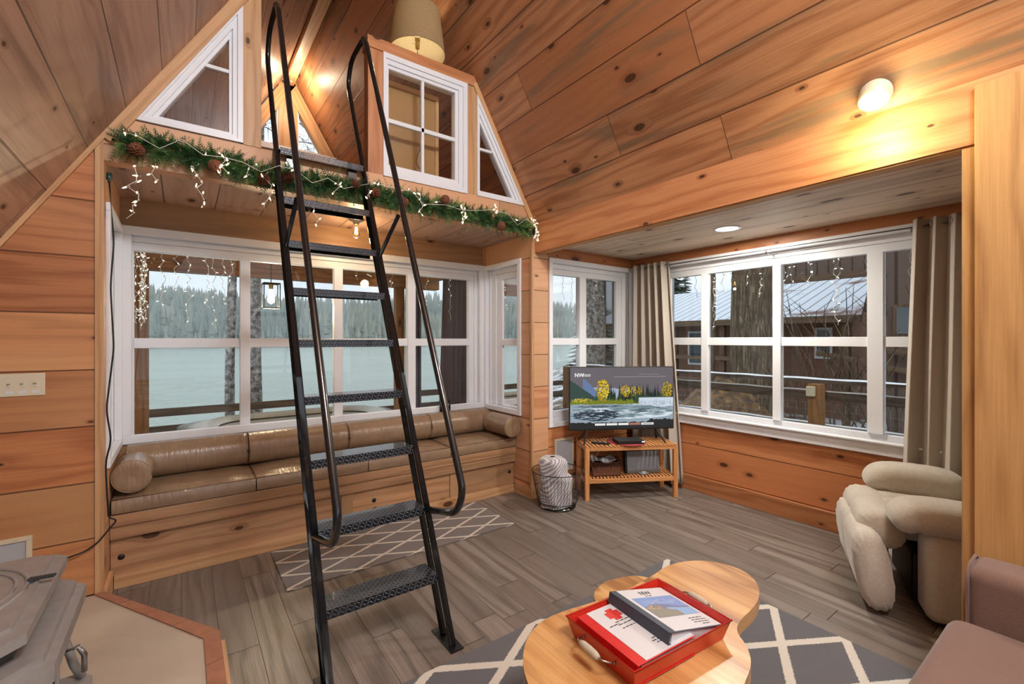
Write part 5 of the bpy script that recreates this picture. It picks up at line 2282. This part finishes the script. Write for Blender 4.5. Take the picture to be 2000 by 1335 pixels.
FL = ['snow dusted fir tree farther back behind the middle of the snowy roof', 'distant snow dusted fir tree seen over the left corner of the snowy roof', 'snow dusted fir tree by the shore, left of the snowy roof']
for i, (x, y) in enumerate([(29.5, 11.6), (30, 19.5), (21.5, 20.5)]):
    q = copy_tree(fir0, (x, y, -1.3), rz=i * 1.3, label=FL[i])
    q.scale = (1, 1, .8 + .06 * i)

# ------------------------------------------------------------------ neighbouring cabins
def metalroof():
    g = G('snowy brown metal roof')
    u, v, _ = g.uv()
    o = g.obj()
    n = g.noise(g.comb(g.m('MULTIPLY', u, .35), g.m('MULTIPLY', v, .5)), 1.0, 4, .6)
    s = g.step(g.m('ADD', n, g.m('MULTIPLY', u, .035)), .42, .5)
    f = g.m('FRACT', g.m('MULTIPLY', u, 3.0))
    rib = g.m('LESS_THAN', g.m('ABSOLUTE', g.m('SUBTRACT', f, .5)), .07)
    col = g.mix(s, c(128, 96, 84), c(226, 232, 242))
    col = g.mix(g.m('MULTIPLY', rib, .75), col, c(92, 78, 74))
    return g.out(col, .6)


M['mroof'] = metalroof()
M['redb'] = plain('red brown siding', c(132, 98, 80), .8, nscale=5, var=.25)
nc = E('neighbour_cabin', 'brown cabin with a snowy ribbed metal roof seen through the bay window', 'cabin', (16, 8, -.8))
m = MB()
m.face([(13.7, 4.0, 2.12), (13.7, 13.5, 2.12), (18, 13.5, 3.55), (18, 5.0, 3.55)], [(4 - 4, 0), (9.5, 0), (9.5, 4.5), (1.0, 4.5)], M['mroof'])
m.face([(13.7, 4.0, 2.02), (13.7, 13.5, 2.02), (18, 13.5, 3.45), (18, 5.0, 3.45)], [(0, 0)] * 4, M['redb'])
m.box(13.66, 4.0, 1.95, 13.74, 13.5, 2.13, M['cabinwood'], 1)
m.build('roof', nc)
m = MB()
m.box(15.0, 4.6, -.8, 20, 12.8, 2.3, M['redb'], 1)
m.build('wall', nc)
for y in (4.3, 6.05, 7.6, 9.3, 11.2):
    m = MB()
    m.box(13.8, y, -.8, 13.95, y + .15, 2.0, M['cabinwood'], 2)
    m.build('porch_post', nc)
m = MB()
m.box(13.75, 6.3, .1, 13.8, 12.5, .25, M['cabinwood'], 1)
m.box(13.75, 6.3, .85, 13.8, 12.5, .98, M['cabinwood'], 1)
m.build('porch_rail', nc)
for (y0, y1, z0, z1) in ((5.05, 5.5, .95, 1.85), (6.5, 7.35, .0, 1.95), (8.6, 9.6, .6, 1.8)):
    m = MB()
    m.box(14.95, y0, z0, 15.0, y1, z1, M['whitep'])
    w_ = m.build('window', nc)
    m = MB()
    m.box(14.93, y0 + .07, z0 + .07, 14.95, y1 - .07, z1 - .07, plain('dark window pane', c(70, 84, 96), .1, bump=0))
    m.build('pane', w_)


def battens(name, base_):
    g = G(name)
    x, y, z = g.sep(g.obj())
    f = g.m('FRACT', g.m('MULTIPLY', g.m('ADD', x, y), 2.5))
    e = g.m('LESS_THAN', f, .12)
    n = g.noise(g.obj(), 3, 3)
    return g.out(g.mix(e, g.mix(n, base_, tuple(q * 1.35 for q in base_[:3]) + (1,)), tuple(q * .45 for q in base_[:3]) + (1,)), .8)


M['batten'] = battens('dark board and batten', c(104, 86, 76))
db = E('tall_cabin', 'tall dark board-and-batten building rising behind the snowy roof', 'building', (24, 5, -1))
m = MB()
m.box(21, 0.5, -1, 27, 9.2, 8.5, M['batten'], 1)
m.build('wall', db)
m = MB()
m.box(20.9, .4, 3.9, 21.0, 9.3, 4.15, M['cabinwood'], 1)
m.build('band_board', db)
m = MB()
m.prism([(.2, 8.4), (9.5, 8.4), (4.8, 11.5)], 20.8, 27.2, M['dark'], lambda a, b, z: (z, a, b))
m.build('roof', db)
sb = E('dark_shed_building', 'close dark brown clad building in the last pane beside the curtain', 'building', (12, 0, -1))
m = MB()
m.box(10, -3.5, -1, 16, 2.55, 6.5, M['batten'], 1)
m.build('wall', sb)
for y0 in (1.95, 1.3):
    m = MB()
    m.box(9.94, y0, 1.55, 10.0, y0 + .5, 2.1, M['cabinwood'])
    w_ = m.build('window', sb)
    m = MB()
    m.box(9.92, y0 + .05, 1.6, 9.94, y0 + .45, 2.05, plain('grey window pane', c(110, 118, 122), .1, bump=0))
    m.build('pane', w_)
m = MB()
m.bar((9.9, 3.6, 1.25), (9.8, 1.2, .75), .07, .09, M['cabinwood'])
m.bar((9.9, 3.4, 1.5), (9.8, 1.2, 1.05), .07, .09, M['cabinwood'])
m.build('stair_rail', sb)

# dirt mound
m = MB()
g = G('leaf litter')
o_ = g.obj()
n_ = g.noise(o_, 7, 5, .7)
lm = g.out(g.ramp(n_, [(.3, c(70, 54, 42)), (.5, c(134, 106, 78)), (.62, c(170, 128, 80)), (.7, c(200, 190, 180))]), .95, 0, g.bump(n_, .9, .1))
m.grid(lambda u, v: Vector((7.2 + 3.2 * u, 3.7 + 2.3 * v, -.9 + 1.7 * math.sin(PI * min(1, u * .9)) * math.sin(PI * v) ** .6 + .1 * mnoise.noise(Vector((u * 9, v * 9, 0))))), 30, 24, lm)
tag(m.build('leaf_litter_mound'), 'brown bank of leaf litter around the broad mossy tree', 'earth bank', kind='stuff')

# side railing with wire mesh
sr = E('deck_railing', 'snow topped deck railing with square wire mesh outside the bay window', 'railing', (6, 2.5, -.6))
for (z0, z1, w) in ((1.0, 1.04, .14), (.80, .90, .04), (.42, .52, .04)):
    m = MB()
    m.box(6 - w / 2, -3, z0, 6 + w / 2, 6.3, z1, M['oldwood'], 1)
    m.build('rail_board', sr)
    m = MB()
    m.grid(lambda u, v: Vector((6 - w / 2 + w * u, -3 + 9.3 * v, z1 + .016 * math.sin(PI * u) + .004 * math.sin(v * 90))), 4, 90, M['snow'])
    m.build('snow_cap', sr)
for y in (-.4, 2.07, 4.4, 6.2):
    m = MB()
    m.box(5.80, y, -.7, 5.925, y + .13, .995, M['outwood'], 2)
    m.build('post', sr)
m = MB()
for i in range(95):
    y = -3 + i * .1
    if y < 6.3:
        m.tube([(6.0, y, .52), (6.0, y, .80)], .0025, M['steel'], 4)
for z in (.60, .68, .76):
    m.tube([(6.0, -3, z), (6.0, 6.3, z)], .0025, M['steel'], 4)
m.build('wire_mesh', sr)
m = MB()
m.box(5.74, 2.12, .86, 5.80, 2.20, .97, M['ivory'])
o_ = tag(m.build('rail_light', bevel=.006), 'small white box light fixed to the mesh railing post', 'light fixture')

# bare shrubs
rnd = random.Random(31)
for i, (x, y, lb) in enumerate(((7.6, 2.6, 'bare reddish shrub with upright stems behind the mesh railing post'), (8.0, 1.9, 'bare spreading shrub right of the mesh railing post'))):
    r = E('bare_shrub', lb, 'shrub', (x, y, -.7))
    m = MB()
    for k in range(16):
        d = Vector((rnd.uniform(-.3, .3), rnd.uniform(-.45, .45), 1)).normalized()
        pts = [Vector((x + rnd.uniform(-.1, .1), y + rnd.uniform(-.1, .1), -.7))]
        for q in range(9):
            d = (d + Vector((rnd.uniform(-.12, .12), rnd.uniform(-.15, .15), 0))).normalized()
            pts.append(pts[-1] + d * .3)
            if q > 3:
                e = (d + Vector((rnd.uniform(-.6, .6), rnd.uniform(-.8, .8), .1))).normalized()
                m.tube([pts[-1], pts[-1] + e * .35], [.006, .003], M['barkb'], 4)
        m.tube(pts, [.016 * (1 - t / 12) for t in range(10)], M['barkb'], 5)
    m.build('stems', r)

# ------------------------------------------------------------------ icicle lights outside the windows
I1 = [((x, 4.62, z1), z1 - z0, max(3, int((z1 - z0) / .05))) for x, z1, z0 in
      [(-.123, 2.31, 1.74), (-.034, 2.30, 1.87), (.044, 2.30, 1.60), (.174, 2.30, 1.77), (.221, 2.30, 1.60), (.284, 2.30, 1.78), (.34, 2.30, 1.91), (1.42, 2.3, 2.1), (1.786, 2.3, 1.84), (2.196, 2.3, 1.855),
       (2.483, 2.3, 1.72), (2.741, 2.3, 1.94)]]
light_string('icicle_lights', 'white icicle lights hanging outside across the lake window', I1, [(-.3 + .1 * i, 4.62, 2.31 + .01 * math.sin(i * 2)) for i in range(32)], 'bulbo', 11, nb=8, sc=.95, group='outdoor icicle lights')
I2 = [((-.27 + rnd.uniform(-.035, .035), 4.62 + rnd.uniform(-.03, .03), 2.3), rnd.uniform(.4, .72), 10) for i in range(10)]
light_string('icicle_lights', 'dense bunch of icicle lights hanging down the left edge of the lake window', I2, [(-.3, 4.62, 2.3), (-.24, 4.62, 2.3)], 'bulbo', 12, nb=0, sc=1.0, group='outdoor icicle lights')
I3 = [((x, 3.74, 2.41), 2.41 - z0, 6) for x, z0 in ((3.2, 1.95), (3.432, 1.94), (3.573, 1.75), (3.919, 1.92), (4.1, 1.7))]
light_string('icicle_lights', 'icicle lights hanging outside the window behind the television', I3, [(2.9, 3.74, 2.41), (4.2, 3.74, 2.41)], 'bulbo', 13, nb=3, sc=1.0, group='outdoor icicle lights')
I4 = [((4.42, y, 2.41), 2.41 - z0, max(3, int((2.41 - z0) / .06))) for y, z0 in ((2.543, 1.60), (2.53, 1.9), (2.445, 1.958), (2.366, 2.066), (2.189, 2.02), (2.079, 1.90), (1.868, 2.0), (1.80, 1.97), (1.83, 2.05), (1.66, 1.98), (1.65, 2.05), (1.47, 1.62), (1.455, 1.8), (1.259, 1.878), (1.26, 2.0), (.992, 1.95), (2.75, 1.95))]
light_string('icicle_lights', 'unlit looking white icicle lights hanging outside the big bay window', I4, [(4.42, .5, 2.415), (4.42, 1.5, 2.41), (4.42, 3.0, 2.415)], 'bulbo', 14, nb=6, sc=1.1, group='outdoor icicle lights', kinds='y')
# eaves over the outside lights
m = MB()
m.box(4.25, -.6, 2.42, 4.75, 4.3, 2.50, M['outwood'], 1)
m.box(2.79, YW + .12, 2.42, 4.3, 4.3, 2.50, M['outwood'], 0)
S(m, 'ceiling_eaves')


# ================================================================== LIGHTS OF THE LAMPS AND ADDED FILL
lamp('spot_glow', 'POINT', SPOT + aim * .16, 8.5, (1, .86, .48), .07)
lamp('downlight_glow', 'AREA', (3.57, 1.94, 2.385), 30, (1, .93, .82), size=.16, rot=(0, 0, 0))
lamp('lamp_glow', 'POINT', (LCX, LCY, 3.98), 26, (1, .82, .58), .03)
lamp('bulb_glow', 'POINT', (1.17, 3.80, 2.32), 7, (1, .70, .38), .02)
lamp('gable_glow', 'POINT', (1.2, 6.35, 4.75), 14, (1, .78, .54), .05)
# unseen ring of point lights added behind the camera to brighten the room
ch = E('fill_ring', 'added unseen ring of fill lights hanging from the ridge behind the viewpoint', 'fill light', (1.1, -1.0, 5.0))
b = MB()
b.tube([(1.1, -1.0, 5.0), (1.1, -1.0, 4.2)], .008, M['blackm'], 6)
b.tube([(1.1 + .35 * math.cos(t), -1.0 + .35 * math.sin(t), 4.2) for t in [2 * PI * k / 24 for k in range(24)]], .01, M['blackm'], 6, closed=True)
b.bar((.75, -1.0, 4.2), (1.45, -1.0, 4.2), .015, .015, M['blackm'])
b.build('ring', ch)
for k in range(4):
    t = PI / 2 * k + .4
    lamp('fill_glow', 'POINT', (1.1 + .35 * math.cos(t), -1.0 + .35 * math.sin(t), 4.05), 84, (.93, .97, 1.0), .12)

lamp('lantern_glow', 'POINT', (.71, 5.0, 1.78), 30, (1, .78, .5), .04)
